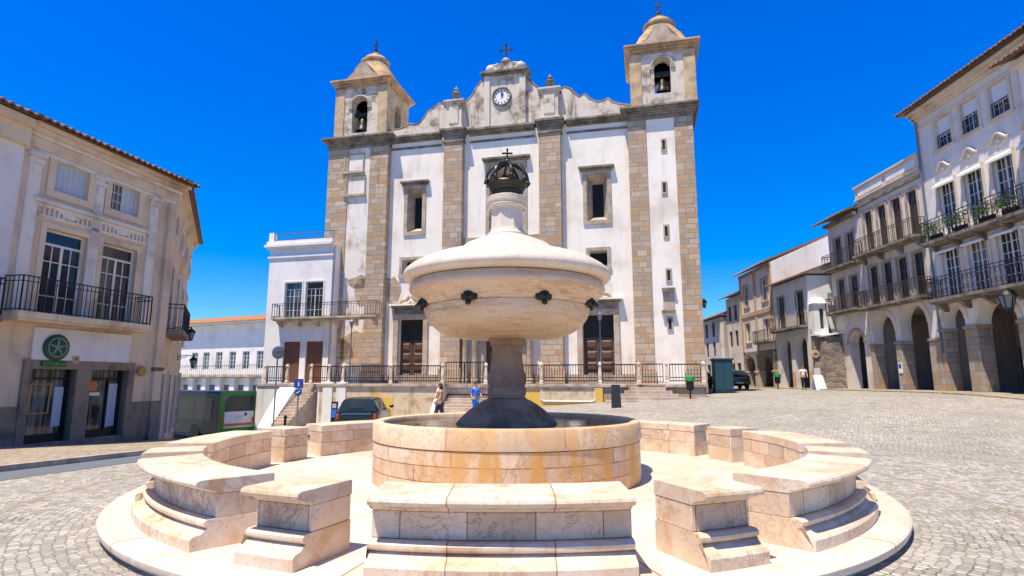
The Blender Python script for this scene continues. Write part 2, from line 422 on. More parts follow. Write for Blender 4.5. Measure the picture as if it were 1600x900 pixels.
# ------------------------------------------------------------------ mesh builder
class MB:
    def __init__(s): s.bm = bmesh.new()
    def face(s, pts):
        try: return s.bm.faces.new([s.bm.verts.new(p) for p in pts])
        except ValueError: return None
    def box(s, x0, x1, y0, y1, z0, z1):
        if x1 < x0: x0, x1 = x1, x0
        if y1 < y0: y0, y1 = y1, y0
        if z1 < z0: z0, z1 = z1, z0
        v = [s.bm.verts.new(p) for p in ((x0, y0, z0), (x1, y0, z0), (x1, y1, z0), (x0, y1, z0), (x0, y0, z1), (x1, y0, z1), (x1, y1, z1), (x0, y1, z1))]
        for f in ((0, 3, 2, 1), (4, 5, 6, 7), (0, 1, 5, 4), (1, 2, 6, 5), (2, 3, 7, 6), (3, 0, 4, 7)):
            s.bm.faces.new([v[i] for i in f])
        return s
    def hexa(s, a, b):
        """a: four bottom points, b: four top points"""
        v = [s.bm.verts.new(p) for p in list(a) + list(b)]
        for f in ((0, 3, 2, 1), (4, 5, 6, 7), (0, 1, 5, 4), (1, 2, 6, 5), (2, 3, 7, 6), (3, 0, 4, 7)):
            s.bm.faces.new([v[i] for i in f])
        return s
    def prism(s, poly, y0, y1):
        """poly: (x,z) list extruded along y"""
        a = [s.bm.verts.new((p[0], y0, p[1])) for p in poly]; b = [s.bm.verts.new((p[0], y1, p[1])) for p in poly]
        n = len(poly)
        fa = s.bm.faces.new(a); fb = s.bm.faces.new(b[::-1])
        for i in range(n): s.bm.faces.new((a[i], b[i], b[(i + 1) % n], a[(i + 1) % n]))
        if n > 4: bmesh.ops.triangulate(s.bm, faces=[fa, fb])
        return s
    def lathe(s, prof, n=32, c=(0, 0, 0), sx=1, sy=1, a0=0):
        rings = []
        for r, z in prof:
            if r < 1e-5: rings.append([s.bm.verts.new((c[0], c[1], c[2] + z))])
            else: rings.append([s.bm.verts.new((c[0] + sx * r * math.cos(a0 + 2 * math.pi * i / n), c[1] + sy * r * math.sin(a0 + 2 * math.pi * i / n), c[2] + z)) for i in range(n)])
        for A, B in zip(rings, rings[1:]):
            for i in range(n):
                j = (i + 1) % n
                if len(A) == 1 and len(B) == 1: continue
                if len(A) == 1: s.bm.faces.new((A[0], B[j], B[i]))
                elif len(B) == 1: s.bm.faces.new((A[i], A[j], B[0]))
                else: s.bm.faces.new((A[i], A[j], B[j], B[i]))
        return s
    def tube(s, pts, rad, n=6):
        pts = [Vector(p) for p in pts]; rings = []
        for i, p in enumerate(pts):
            d = (pts[min(i + 1, len(pts) - 1)] - pts[max(i - 1, 0)]).normalized()
            u = d.orthogonal().normalized() if i == 0 else (u - d * u.dot(d)).normalized()
            w = d.cross(u); r = rad[i] if isinstance(rad, (list, tuple)) else rad
            rings.append([s.bm.verts.new(p + (u * math.cos(2 * math.pi * k / n) + w * math.sin(2 * math.pi * k / n)) * r) for k in range(n)])
        for A, B in zip(rings, rings[1:]):
            for k in range(n): s.bm.faces.new((A[k], A[(k + 1) % n], B[(k + 1) % n], B[k]))
        s.bm.faces.new(rings[0][::-1]); s.bm.faces.new(rings[-1])
        return s
    def ball(s, c, r, sub=2, sc=(1, 1, 1)):
        m = Matrix.Translation(c) @ Matrix.Diagonal((*sc, 1))
        bmesh.ops.create_icosphere(s.bm, subdivisions=sub, radius=r, matrix=m); return s
    def build(s, name, mat, parent=None, smooth=False, bevel=0, loc=None, rotz=None, angle=40):
        bmesh.ops.recalc_face_normals(s.bm, faces=s.bm.faces)
        me = bpy.data.meshes.new(name); s.bm.to_mesh(me); s.bm.free()
        mats = mat if isinstance(mat, (list, tuple)) else [mat]
        for m in mats: me.materials.append(M[m] if isinstance(m, str) else m)
        o = bpy.data.objects.new(name, me); COL.objects.link(o)
        if parent: o.parent = parent
        if loc is not None: o.location = loc
        if rotz is not None: o.rotation_euler = (0, 0, rotz)
        if smooth:
            for p in me.polygons: p.use_smooth = True
            me.set_sharp_from_angle(angle=R(angle))
        if bevel:
            b = o.modifiers.new('bevel', 'BEVEL'); b.width = bevel; b.segments = 2; b.limit_method = 'ANGLE'; b.angle_limit = R(35)
        return o

def tag(o, label=None, cat=None, group=None, kind=None):
    if label: o['label'] = label
    if cat: o['category'] = cat
    if group: o['group'] = group
    if kind: o['kind'] = kind
    return o
def empty(name, loc, rz=0, label=None, cat=None, group=None, rx=0, ry=0):
    o = bpy.data.objects.new(name, None); COL.objects.link(o)
    o.empty_display_size = .3
    o.location = loc; o.rotation_euler = (rx, ry, rz)
    return tag(o, label, cat, group)
def kids(o): return [c for c in bpy.data.objects if c.parent == o]
def copy_tree(o, parent=None):
    ch = kids(o)
    c = o.copy(); COL.objects.link(c)
    if parent: c.parent = parent
    for k in ch: copy_tree(k, c)
    return c

# ------------------------------------------------------------------ facade frame
class Fac:
    """A building face: local x runs along it, local y into it, z up from the base."""
    def __init__(s, name, A, B, z0, label, cat, group=None):
        s.A = Vector(A); s.B = Vector(B); s.L = (s.B - s.A).length; s.d = (s.B - s.A) / s.L
        s.n = Vector((s.d.y, -s.d.x)); s.z0 = z0
        s.root = empty(name, (A[0], A[1], z0), math.atan2(s.d.y, s.d.x), label, cat, group)
    def px(s, u, v, d=0.0):
        rv = ray(u, v); o = s.A + s.n * d
        t = o.dot(s.n) / (rv.x * s.n.x + rv.y * s.n.y)
        p = Vector((rv.x * t, rv.y * t))
        return ((p - s.A).dot(s.d), EYE + rv.z * t - s.z0)
    def rect(s, uL, uR, vT, vB, d=0.0):
        um, vm = (uL + uR) / 2, (vT + vB) / 2
        return (s.px(uL, vm, d)[0], s.px(uR, vm, d)[0], s.px(um, vB, d)[1], s.px(um, vT, d)[1])
    def row(s, rects, d=0.0, width=None):
        q = [s.rect(*r, d) for r in rects]; n = len(q)
        z0 = sum(a[2] for a in q) / n; z1 = sum(a[3] for a in q) / n
        w = width or sum(a[1] - a[0] for a in q) / n
        return [((a[0] + a[1]) / 2 - w / 2, (a[0] + a[1]) / 2 + w / 2, z0, z1) for a in q]
    def world(s, x, y, z):
        p = s.A + s.d * x - s.n * y
        return Vector((p.x, p.y, z + s.z0))

def wall(mb, x0, x1, z0, z1, ops=(), y=0.0, thick=.35):
    """front sheet at y with openings (x0,x1,z0,z1[,rise]); rise>0 rounds the top"""
    xs = {x0, x1}
    O = []
    for o in ops:
        a, b, c, d = o[:4]; rise = o[4] if len(o) > 4 else 0
        O.append((a, b, c, d, rise)); xs |= {a, b}
        if rise:
            for i in range(1, 12): xs.add(a + (b - a) * (1 - math.cos(math.pi * i / 12)) / 2)
    def top(o, x):
        a, b, c, d, rise = o
        if not rise: return d
        t = (x - (a + b) / 2) / ((b - a) / 2); return d - rise + rise * math.sqrt(max(0, 1 - t * t))
    xs = sorted(q for q in xs if x0 - 1e-6 <= q <= x1 + 1e-6)
    for xa, xb in zip(xs, xs[1:]):
        if xb - xa < 1e-5: continue
        xm = (xa + xb) / 2
        cur = [o for o in O if o[0] < xm < o[1]]; cur.sort(key=lambda o: o[2])
        la = lb = z0
        for o in cur:
            if o[2] > la + 1e-5: mb.face(((xa, y, la), (xb, y, lb), (xb, y, o[2]), (xa, y, o[2])))
            la, lb = top(o, xa), top(o, xb)
            mb.face(((xa, y, la), (xb, y, lb), (xb, y + thick, lb), (xa, y + thick, la)))
            if o[2] > z0 + 1e-4: mb.face(((xa, y, o[2]), (xa, y + thick, o[2]), (xb, y + thick, o[2]), (xb, y, o[2])))
        if z1 > min(la, lb) + 1e-5: mb.face(((xa, y, la), (xb, y, lb), (xb, y, z1), (xa, y, z1)))
    for a, b, c, d, rise in O:
        for q in (a, b):
            mb.face(((q, y, c), (q, y + thick, c), (q, y + thick, d - rise), (q, y, d - rise)))
    return mb

def surround(mb, r, w=.16, y=-.05, deep=.04, sill=.12, head=None):
    x0, x1, z0, z1 = r[:4]; h = head or w
    mb.box(x0 - w, x0, y, deep, z0, z1); mb.box(x1, x1 + w, y, deep, z0, z1)
    mb.box(x0 - w - .003, x1 + w + .003, y - .003, deep, z1, z1 + h)
    mb.box(x0 - w - .05, x1 + w + .05, y - .05, deep, z0 - sill, z0)

def window(parent, r, y=.14, cols=2, rows=3, frame='white_paint', pane='glass', fw=.06, bw=.03, split=True, transom=0, name='window'):
    x0, x1, z0, z1 = r[:4]
    mb = MB(); zt = z1 - transom
    mb.box(x0, x0 + fw, y, y + .06, z0, z1); mb.box(x1 - fw, x1, y, y + .06, z0, z1)
    mb.box(x0 + fw, x1 - fw, y + .003, y + .06, z0, z0 + fw * 1.3); mb.box(x0 + fw, x1 - fw, y + .003, y + .06, z1 - fw, z1)
    if transom: mb.box(x0 + fw, x1 - fw, y + .004, y + .06, zt - fw / 2, zt + fw / 2)
    if split: mb.box((x0 + x1) / 2 - fw * .6, (x0 + x1) / 2 + fw * .6, y + .006, y + .06, z0 + fw, zt - fw / 2 if transom else z1 - fw)
    halves = [(x0 + fw, (x0 + x1) / 2), ((x0 + x1) / 2, x1 - fw)] if split else [(x0 + fw, x1 - fw)]
    for a, b in halves:
        for i in range(1, cols):
            q = a + (b - a) * i / cols; mb.box(q - bw / 2, q + bw / 2, y + .012, y + .05, z0 + fw, zt)
        for j in range(1, rows):
            q = z0 + fw + (zt - z0 - fw) * j / rows; mb.box(a, b, y + .016, y + .05, q - bw / 2, q + bw / 2)
    w = mb.build(name, frame, parent)
    p = MB(); p.box(x0 + .01, x1 - .01, y + .035, y + .045, z0 + .01, z1 - .01); p.build('pane', pane, w)
    return w

def shutter_window(parent, r, y=.12, frame='brown_paint', pane='glass'):
    return window(parent, r, y, cols=1, rows=3, frame=frame, pane=pane, fw=.07, bw=.04)

def railing_mesh(mb, pts, z0, z1, gap=.13, bar=.018, rail=.03, mid=None, scroll=False):
    """pts: (x,y) polyline"""
    for (xa, ya), (xb, yb) in zip(pts, pts[1:]):
        L = math.hypot(xb - xa, yb - ya); n = max(1, int(L / gap))
        for z in [z0 + .06, z1] + ([mid] if mid else []):
            mb.tube([(xa, ya, z), (xb, yb, z)], rail * (.8 if z < z1 else 1.1), 4)
        for i in range(n + 1):
            t = i / n; x, y = xa + (xb - xa) * t, ya + (yb - ya) * t
            mb.tube([(x, y, z0), (x, y, z1)], bar if i not in (0, n) else bar * 1.8, 4)
            if scroll and i < n:
                cx, cy = xa + (xb - xa) * (t + .5 / n), ya + (yb - ya) * (t + .5 / n)
                rr = min(gap * .42, (z1 - z0) * .2); dx, dy = (xb - xa) / L, (yb - ya) / L
                for zc in (z0 + (z1 - z0) * .3, z0 + (z1 - z0) * .72):
                    mb.tube([(cx + dx * rr * math.cos(a), cy + dy * rr * math.cos(a), zc + rr * math.sin(a)) for a in [k * math.pi / 4 for k in range(9)]], bar * .8, 4)
def balcony(parent, x0, x1, zs, zr, out=.75, slab=.16, slabmat='trim', gap=.13, scroll=False, brackets=0, railmat='iron', y0=0.0):
    mb = MB(); mb.box(x0, x1, y0 - out, y0 + .02, zs - slab, zs); mb.box(x0 + .08, x1 - .08, y0 - out + .1, y0 + .02, zs - slab - .09, zs - slab)
    for i in range(brackets):
        q = x0 + .35 + (x1 - x0 - .7) * i / max(1, brackets - 1)
        mb.prism([(0, 0), (0, .34), (.01, .34), (.01, 0)], 0, 0.001) if False else None
        mb.hexa([(q - .1, y0 - .12, zs - slab - .5), (q + .1, y0 - .12, zs - slab - .5), (q + .1, y0 + .01, zs - slab - .5), (q - .1, y0 + .01, zs - slab - .5)],
                [(q - .1, y0 - out * .8, zs - slab - .093), (q + .1, y0 - out * .8, zs - slab - .093), (q + .1, y0 + .01, zs - slab - .093), (q - .1, y0 + .01, zs - slab - .093)])
    b = mb.build('balcony', slabmat, parent)
    rm = MB(); e = .05
    railing_mesh(rm, [(x0 + e, y0 - .02), (x0 + e, y0 - out + e), (x1 - e, y0 - out + e), (x1 - e, y0 - .02)], zs, zr, gap, .013, .022, zs + (zr - zs) * .85, scroll)
    rm.build('railing', railmat, b)
    return b

def tile_roof(mb, x0, x1, ye, yr, ze, slope, period=.26, amp=.06, lip=.05):
    """clay-tile sheet from the eave (ye) up to the ridge (yr)"""
    n = max(2, int((x1 - x0) / period)); k = 6; top = []; N = n * k
    zr = ze + abs(yr - ye) * math.tan(slope)
    for i in range(N + 1):
        x = x0 + (x1 - x0) * i / N; h = amp * (.55 + .45 * math.cos(2 * math.pi * i / k)) * 1.4
        j = (i // k * 37 % 11 - 5) * .004
        top.append((mb.bm.verts.new((x, ye + j, ze + h)), mb.bm.verts.new((x, yr, zr + h)), mb.bm.verts.new((x, ye + j, ze - lip + h * .55))))
    for a, b in zip(top, top[1:]):
        mb.bm.faces.new((a[0], b[0], b[1], a[1])); mb.bm.faces.new((a[2], b[2], b[0], a[0]))
    mb.face(((x0, ye, ze - lip), (x1, ye, ze - lip), (x1, yr, zr - lip), (x0, yr, zr - lip)))
    mb.face(((x0, ye, ze - lip), (x0, yr, zr - lip), (x0, yr, zr + amp), (x0, ye, ze + amp)))
    mb.face(((x1, ye, ze - lip), (x1, yr, zr - lip), (x1, yr, zr + amp), (x1, ye, ze + amp)))
    return mb

def roof_fill(F, mat, x0, x1, y0, yr, z, slope, y2=None):
    zr = z + (yr - y0) * math.tan(slope) - .07; y2 = y2 or yr + .3
    mb = MB(); mb.hexa([(x0, y0, z - .05), (x1, y0, z - .05), (x1, y2, z - .05), (x0, y2, z - .05)], [(x0, y0, z + .02), (x1, y0, z + .02), (x1, yr, zr), (x0, yr, zr)])
    return mb.build('gable_wall', mat, F.root)

# ================================================================== SETTING
def axis(lo, hi, step, far):
    a = []; q = lo
    while q <= hi + 1e-6: a.append(q); q += step
    return [-far, -far / 3, lo - 25] + a + [hi + 25, far / 3, far]
mb = MB(); xs = axis(-46, 46, 1.0, 600); ys = axis(-14, 92, 1.0, 600)
grid = [[mb.bm.verts.new((x, y, gz(x, y))) for x in xs] for y in ys]
for a, b in zip(grid, grid[1:]):
    for i in range(len(xs) - 1): mb.bm.faces.new((a[i], a[i + 1], b[i + 1], b[i]))
tag(mb.build('plaza_ground', 'cobble', smooth=True), kind='structure')

LC = Vector((-14.6, 24.0)); LD = Vector((-.204, -.979))     # left house corner, facade direction towards us
LN = Vector((.979, -.204))
kp = []
for u, v in ((0, 738), (110, 725), (228, 711)):
    g = onground(u, v); q = Vector((g.x, g.y)) - LC; kp.append((q.dot(LD), q.dot(LN)))
kp.sort()
def kerb_w(t):
    if t <= kp[0][0]: return kp[0][1] + (t - kp[0][0]) * .05
    for a, b in zip(kp, kp[1:]):
        if t <= b[0]: return a[1] + (b[1] - a[1]) * (t - a[0]) / (b[0] - a[0])
    return kp[-1][1]
def strip(name, f0, f1, lift, mat, t0, t1, n=40, skirt=0.0):
    mb = MB(); rows = []
    for i in range(n + 1):
        t = t0 + (t1 - t0) * i / n; r = []
        for k in range(5):
            w = f0(t) + (f1(t) - f0(t)) * k / 4; p = LC + LD * t + LN * w
            r.append(mb.bm.verts.new((p.x, p.y, gz(p.x, p.y) + lift)))
        if skirt:
            p = LC + LD * t + LN * f1(t); r.append(mb.bm.verts.new((p.x, p.y, gz(p.x, p.y) - skirt)))
        rows.append(r)
    for a, b in zip(rows, rows[1:]):
        for k in range(len(a) - 1): mb.bm.faces.new((a[k], a[k + 1], b[k + 1], b[k]))
    return tag(mb.build(name, mat), kind='structure')
strip('left_pavement', lambda t: -.3, lambda t: kerb_w(t) - .14, .10, 'pave', -4, 24, skirt=.1)
strip('left_kerb', lambda t: kerb_w(t) - .14, lambda t: kerb_w(t), .115, 'coping', -4, 24, skirt=.1)
strip('gutter_road', lambda t: kerb_w(t) + .01, lambda t: kerb_w(t) + 1.15, .006, 'asphalt', -4, 24)
mb = MB(); rows = []
for i in range(50):
    y = 15 + i; rows.append([mb.bm.verts.new((x, y, gz(x, y) + h)) for x, h in ((21.1, -.05), (21.1, .06), (22.2, .07), (23.4, .08))])
for a, b in zip(rows, rows[1:]):
    for k in range(3): mb.bm.faces.new((a[k], a[k + 1], b[k + 1], b[k]))
tag(mb.build('right_pavement', 'pave'), kind='structure')

# ================================================================== FOUNTAIN
mb = MB()
mb.lathe([(0, -.5), (5.19, -.5), (5.19, .0), (5.20, .045), (5.265, .06), (5.275, .085), (5.275, .12), (5.255, .143), (5.22, .15), (4.2, .15), (2.0, .15), (0, .15)], 160)
o = mb.build('stone_platform', 'platform', smooth=True, loc=(RC.x, RC.y, 0))
tag(o, 'low round marble platform edged with a rounded step, under the whole fountain and its ring', 'platform')

fz = .15
ft = empty('fountain', (RC.x, RC.y, fz), 0, 'tall marble fountain with round basin, wide bowl and bronze crown on top', 'fountain')
def fl(prof): return [(r, z - fz) for r, z in prof]
MB().lathe(fl([(2.075, .15), (2.075, .733), (1.90, .733), (1.90, .15)]), 96).build('basin_wall', 'marble_basin', ft, True)
M['marble_rim'] = marble('basin_rim_marble', (.72, .52, .33), (.78, .64, .47), (.66, .42, .22), (.42, .28, .17), polar=2.09, bw=1.55, stain=.5)
MB().lathe(fl([(2.07, .739), (2.087, .75), (2.087, .985), (2.07, 1.012), (2.04, 1.02), (1.98, 1.02), (1.935, 1.005), (1.92, .97), (1.92, .739), (2.07, .739)]), 96).build('basin_rim', 'marble_rim', ft, True)
mb = MB(); n = 64
prof = fl([(.87, .80), (.84, .93), (.785, 1.0), (.71, 1.08), (.615, 1.16), (.50, 1.24), (.40, 1.295), (.34, 1.32), (.315, 1.335)])
rings = []
for r, z in prof:
    rings.append([mb.bm.verts.new(((r * (1 - .06 * abs(math.cos(8 * math.pi * i / n)) ** 6 * (r > .4))) * math.cos(2 * math.pi * i / n), (r * (1 - .06 * abs(math.cos(8 * math.pi * i / n)) ** 6 * (r > .4))) * math.sin(2 * math.pi * i / n), z)) for i in range(n)])
for a, b in zip(rings, rings[1:]):
    for i in range(n): mb.bm.faces.new((a[i], a[(i + 1) % n], b[(i + 1) % n], b[i]))
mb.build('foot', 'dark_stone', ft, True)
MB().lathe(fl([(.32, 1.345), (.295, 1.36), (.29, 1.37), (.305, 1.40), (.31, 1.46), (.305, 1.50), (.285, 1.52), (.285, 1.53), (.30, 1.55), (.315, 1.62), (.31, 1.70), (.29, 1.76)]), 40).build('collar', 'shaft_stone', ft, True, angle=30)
mb = MB(); a8 = math.pi / 8
mb.lathe(fl([(.30, 1.755), (.29, 1.82), (.272, 1.95), (.265, 2.10), (.268, 2.17)]), 8, a0=a8)
mb.lathe(fl([(.285, 2.172), (.285, 2.19), (.30, 2.20), (.30, 2.26), (.33, 2.275), (.34, 2.30)]), 8, a0=a8)
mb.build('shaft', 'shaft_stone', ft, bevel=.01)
MB().lathe(fl([(.20, 2.29), (.60, 2.292), (.83, 2.31), (1.0, 2.355), (1.13, 2.42), (1.24, 2.51), (1.31, 2.61), (1.345, 2.70), (1.36, 2.775), (1.345, 2.785), (1.345, 2.795), (1.375, 2.80), (1.40, 2.84), (1.47, 2.91), (1.555, 2.98), (1.595, 3.03), (1.605, 3.075), (1.59, 3.12), (1.555, 3.155), (1.54, 3.18), (1.3, 3.185)]), 96).build('bowl', 'marble_bowl', ft, True, angle=50)
MB().lathe(fl([(1.40, 3.19), (1.60, 3.195), (1.67, 3.22), (1.705, 3.265), (1.705, 3.31), (1.68, 3.365), (1.61, 3.43), (1.48, 3.51), (1.29, 3.59), (1.07, 3.66), (.88, 3.715), (.78, 3.765), (.755, 3.80), (.70, 3.845), (.60, 3.89), (.50, 3.93), (.42, 3.965), (.36, 3.99), (.36, 4.02), (.33, 4.035)]), 96).build('lid', 'marble_lid', ft, True, angle=50)
mb = MB()
mb.lathe(fl([(.345, 4.03), (.31, 4.06), (.295, 4.10), (.285, 4.16), (.280, 4.46), (.295, 4.475)]), 8, a0=a8)
mb.lathe(fl([(.29, 4.476), (.325, 4.49), (.335, 4.52), (.315, 4.545), (.32, 4.56), (.345, 4.585), (.35, 4.66), (.33, 4.675), (.24, 4.69), (.22, 4.73)]), 40)
mb.build('neck', 'marble_lid', ft, True, angle=35)
# bronze crown
mb = MB(); cz = 4.72 - fz
mb.lathe([(.22, cz), (.255, cz + .01), (.27, cz + .05), (.262, cz + .07), (.29, cz + .10), (.325, cz + .17), (.345, cz + .19), (.335, cz + .21), (.31, cz + .20), (.27, cz + .10), (.22, cz + .08)], 32)
for k in range(16):
    a = 2 * math.pi * k / 16; mb.ball((.285 * math.cos(a), .285 * math.sin(a), cz + .115), .022, 1)
cr = mb.build('crown', 'bronze', ft, True)
for k in range(8):
    a = 2 * math.pi * k / 8 + .2; ca, sa = math.cos(a), math.sin(a); lf = MB()
    lf.ball((.355 * ca, .355 * sa, cz + .25), .045, 1, (1, 1, 1.4)); lf.ball((.375 * ca - .05 * sa, .375 * sa + .05 * ca, cz + .23), .028, 1); lf.ball((.375 * ca + .05 * sa, .375 * sa - .05 * ca, cz + .23), .028, 1)
    lf.tube([(.335 * ca, .335 * sa, cz + .18), (.355 * ca, .355 * sa, cz + .25)], .03, 5)
    lf.build('crown_leaf', 'bronze', cr, True)
    ar = MB(); ar.tube([(.325 * ca, .325 * sa, cz + .2), (.36 * ca, .36 * sa, cz + .30), (.335 * ca, .335 * sa, cz + .40), (.25 * ca, .25 * sa, cz + .50), (.12 * ca, .12 * sa, cz + .555), (0, 0, cz + .56)], [.028, .03, .03, .028, .025, .02], 6)
    for t in ((.35, .35), (.30, .45), (.19, .535)): ar.ball((t[0] * ca, t[0] * sa, cz + t[1]), .034, 1)
    ar.build('crown_arch', 'bronze', cr, True)
mb = MB(); mb.ball((0, 0, cz + .61), .062, 2); mb.lathe([(.03, cz + .54), (.05, cz + .56), (.03, cz + .58)], 12)
mb.build('orb', 'bronze', cr, True)
mb = MB(); mb.box(-.014, .014, -.014, .014, cz + .66, cz + .84); mb.box(-.075, .075, -.0125, .0125, cz + .755, cz + .782)
for q in ((-.075, .768), (.075, .768), (0, .84)): mb.ball((q[0], 0, cz + q[1]), .022, 1)
mb.build('cross', 'bronze', cr)
for k in range(8):
    a = R(-90 + 22.5 + 45 * k); rr = 1.40; z = 2.83 - fz
    m = MB()
    m.ball((0, 0, 0), .105, 2, (1, .75, 1.1)); m.ball((0, -.085, -.035), .055, 2, (1.1, 1, .8))       # head, muzzle
    for s in (-1, 1):
        m.ball((s * .085, -.01, .085), .042, 1); m.ball((s * .045, -.075, .025), .022, 1); m.ball((s * .1, .01, -.02), .06, 1, (1, .7, 1.3))
    m.ball((0, -.02, .11), .06, 1, (1.5, .8, .6)); m.tube([(0, -.09, -.06), (0, -.16, -.075)], [.025, .02], 8); m.ball((0, -.03, -.12), .055, 1, (1.1, .7, 1))
    bmesh.ops.scale(m.bm, vec=(.86, .86, .86), verts=m.bm.verts); m.build('lion_mask', 'bronze', ft, True, loc=(rr * math.cos(a), rr * math.sin(a), z), rotz=a + R(90))
mb = MB(); mb.lathe([(0, 0), (1.0, 0), (1.925, 0)], 64)
tag(mb.build('fountain_water', 'water', smooth=True, loc=(RC.x, RC.y, .945)), kind='structure')

# ring of benches and blocks
BASE = [(4.28, 0), (4.97, 0), (4.975, .095), (4.95, .125), (4.89, .135), (4.86, .16), (4.815, .175), (4.85, .183), (4.875, .205), (4.875, .232), (4.845, .253), (4.28, .253)]
BODY = [(4.285, .257), (4.775, .257), (4.775, .462), (4.285, .462)]
SLAB = [(4.28, .466), (4.785, .466), (4.80, .487), (4.865, .515), (4.90, .52), (4.945, .532), (4.96, .558), (4.95, .583), (4.92, .595), (4.295, .595), (4.28, .585)]
RM = 4.6
def arc_piece(prof, hw, n):
    mb = MB(); st = []
    for i in range(n + 1):
        lx = -hw + 2 * hw * i / n
        st.append([mb.bm.verts.new((lx, RM - math.sqrt(r * r - lx * lx), z)) for r, z in prof])
    k = len(prof)
    for a, b in zip(st, st[1:]):
        for j in range(k): mb.bm.faces.new((a[j], a[(j + 1) % k], b[(j + 1) % k], b[j]))
    fs = [mb.bm.faces.new(st[0]), mb.bm.faces.new(st[-1][::-1])]
    bmesh.ops.triangulate(mb.bm, faces=fs)
    return mb
def ring_piece(kind, hw, n, ang, label, group):
    a = R(ang)
    t = empty(kind, (RC.x + RM * math.cos(a), RC.y + RM * math.sin(a), .15), a + R(90), label, 'bench' if kind == 'stone_bench' else 'stone block', group)
    arc_piece(BASE, hw, n).build('base', 'marble', t, True, bevel=.008, angle=30)
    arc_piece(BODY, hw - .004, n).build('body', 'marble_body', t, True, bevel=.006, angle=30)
    arc_piece(SLAB, hw, n).build('seat_slab', 'marble', t, True, bevel=.008, angle=30)
    return t
for ang, lab in ((-90, 'long curved marble bench nearest the viewer, facing out at the front of the ring'),
                 (-135, 'curved marble bench at the front left of the ring, brown end face showing'),
                 (-45, 'curved marble bench at the front right of the ring, dark shadow along its base'),
                 (180, 'marble bench on the left rim of the ring, seen lengthwise before the bus'),
                 (0, 'marble bench on the right rim of the ring with its inner face to the viewer'),
                 (135, 'marble bench behind the basin at left, below the dark green estate car'),
                 (45, 'marble bench behind the basin at right, its inner face lit cream')):
    ring_piece('stone_bench', 1.03, 24, ang, lab, 'long curved benches of the fountain ring')
for ang, lab in ((-112.5, 'small square marble block left of the nearest bench'),
                 (-67.5, 'small square marble block right of the nearest bench'),
                 (-157.5, 'marble block at left, only its white top showing behind the front left bench'),
                 (-22.5, 'marble block at right, only its white top showing behind the front right bench'),
                 (157.5, 'small marble block at the back left, between two benches left of the basin'),
                 (22.5, 'small marble block at the back right, beside the bench behind the basin')):
    ring_piece('stone_block', .305, 8, ang, lab, 'small blocks between the benches')

# ================================================================== CHURCH
CH = Fac('church', (-13.75, 42.0), (11.95, 36.0), -1.2, 'large white church with two granite bell towers and a clock gable', 'church')
cr_ = CH.root
P = CH.px
def cz_(u, v, d=0): return P(u, v, d)[1]
D0 = .55                                            # towers and pilasters stand this far forward
zc = (cz_(735, 207, .3) + cz_(930, 186, .3) + cz_(650, 216, .3)) / 3      # main cornice height
zt = (cz_(520, 217, .9) + cz_(1095, 158, .9)) / 2                          # tower cornice
xL0 = 0.0; xL1 = P(600, 420, D0)[0]; xR0 = P(988, 420, D0)[0]; xR1 = CH.L
pA = (P(690, 400, D0)[0], P(720, 400, D0)[0]); pB = (P(843, 400, D0)[0], P(878, 400, D0)[0])
ZF = 1.45 - CH.z0                                    # terrace floor in local z
# main wall with openings
wl = CH.rect(637, 660, 300, 362); wr = CH.rect(917, 949, 268, 344)
zw0 = (wl[2] + wr[2]) / 2; zw1 = (wl[3] + wr[3]) / 2
wl = (wl[0], wl[1], zw0, zw1); wr = (wr[0], wr[1], zw0, zw1)
wc = (P(765, 320)[0], P(818, 320)[0], cz_(790, 362), cz_(790, 258))
sr = CH.rect(921, 949, 393, 417); sl = CH.rect(629, 659, 405, 428)
zs0 = (sr[2] + sl[2]) / 2; zs1 = (sr[3] + sl[3]) / 2
sr = (sr[0], sr[1], zs0, zs1); sl = (sl[0], sl[1], zs0, zs1)
dl = CH.rect(622, 661, 499, 590); dr = CH.rect(911, 960, 491, 590)
zd1 = (dl[3] + dr[3]) / 2
dl = (dl[0], dl[1], ZF, zd1); dr = (dr[0], dr[1], ZF, zd1)
dc = (P(757, 540)[0], P(812, 540)[0], ZF, zd1 + .5)
mb = MB(); wall(mb, xL1 - .3, xR0 + .3, 0, zc, [wl, wr, wc, sl, sr, dl, dr, dc], 0, .9)
mb.build('wall', 'church_white', cr_)
mb = MB(); mb.box(.6, CH.L - .6, 1.0, 26, 0, zc + .2); mb.build('nave', 'church_white', cr_)
for nm, (a, b) in (('pilaster', pA), ('pilaster', pB)):
    mb = MB(); mb.box(a, b, -D0, .1, 0, zc - .75); mb.box(a - .1, b + .1, -D0 - .1, .1, ZF - .02, ZF + 1.0)
    o = mb.build('pilaster', 'granite', cr_, bevel=.02)
    mb = MB()
    for i, (e, z0, z1) in enumerate(((.08, 0, .2), (.03, .2, .5), (.12, .5, .66), (.19, .66, .84), (.28, .84, 1.02))):
        mb.box(a - e, b + e, -D0 - e, .09 - i * .004, zc - .75 + z0, zc - .75 + z1)
    mb.build('capital', 'trim', o, bevel=.015)
# cornice between the towers
xs_ = [xL1, pA[0] - .37, pA[1] + .37, pB[0] - .37, pB[1] + .37, xR0]
for a, b in ((xs_[0], xs_[1]), (xs_[2], xs_[3]), (xs_[4], xs_[5])):
    mb = MB()
    for i, (e, z0, z1) in enumerate(((.06, -.72, -.55), (.14, -.2, -.05), (.30, -.05, .1), (.42, .1, .26))):
        mb.box(a, b, -e, .08 - i * .004, zc + z0, zc + z1)
    mb.build('cornice', 'trim', cr_, bevel=.015)
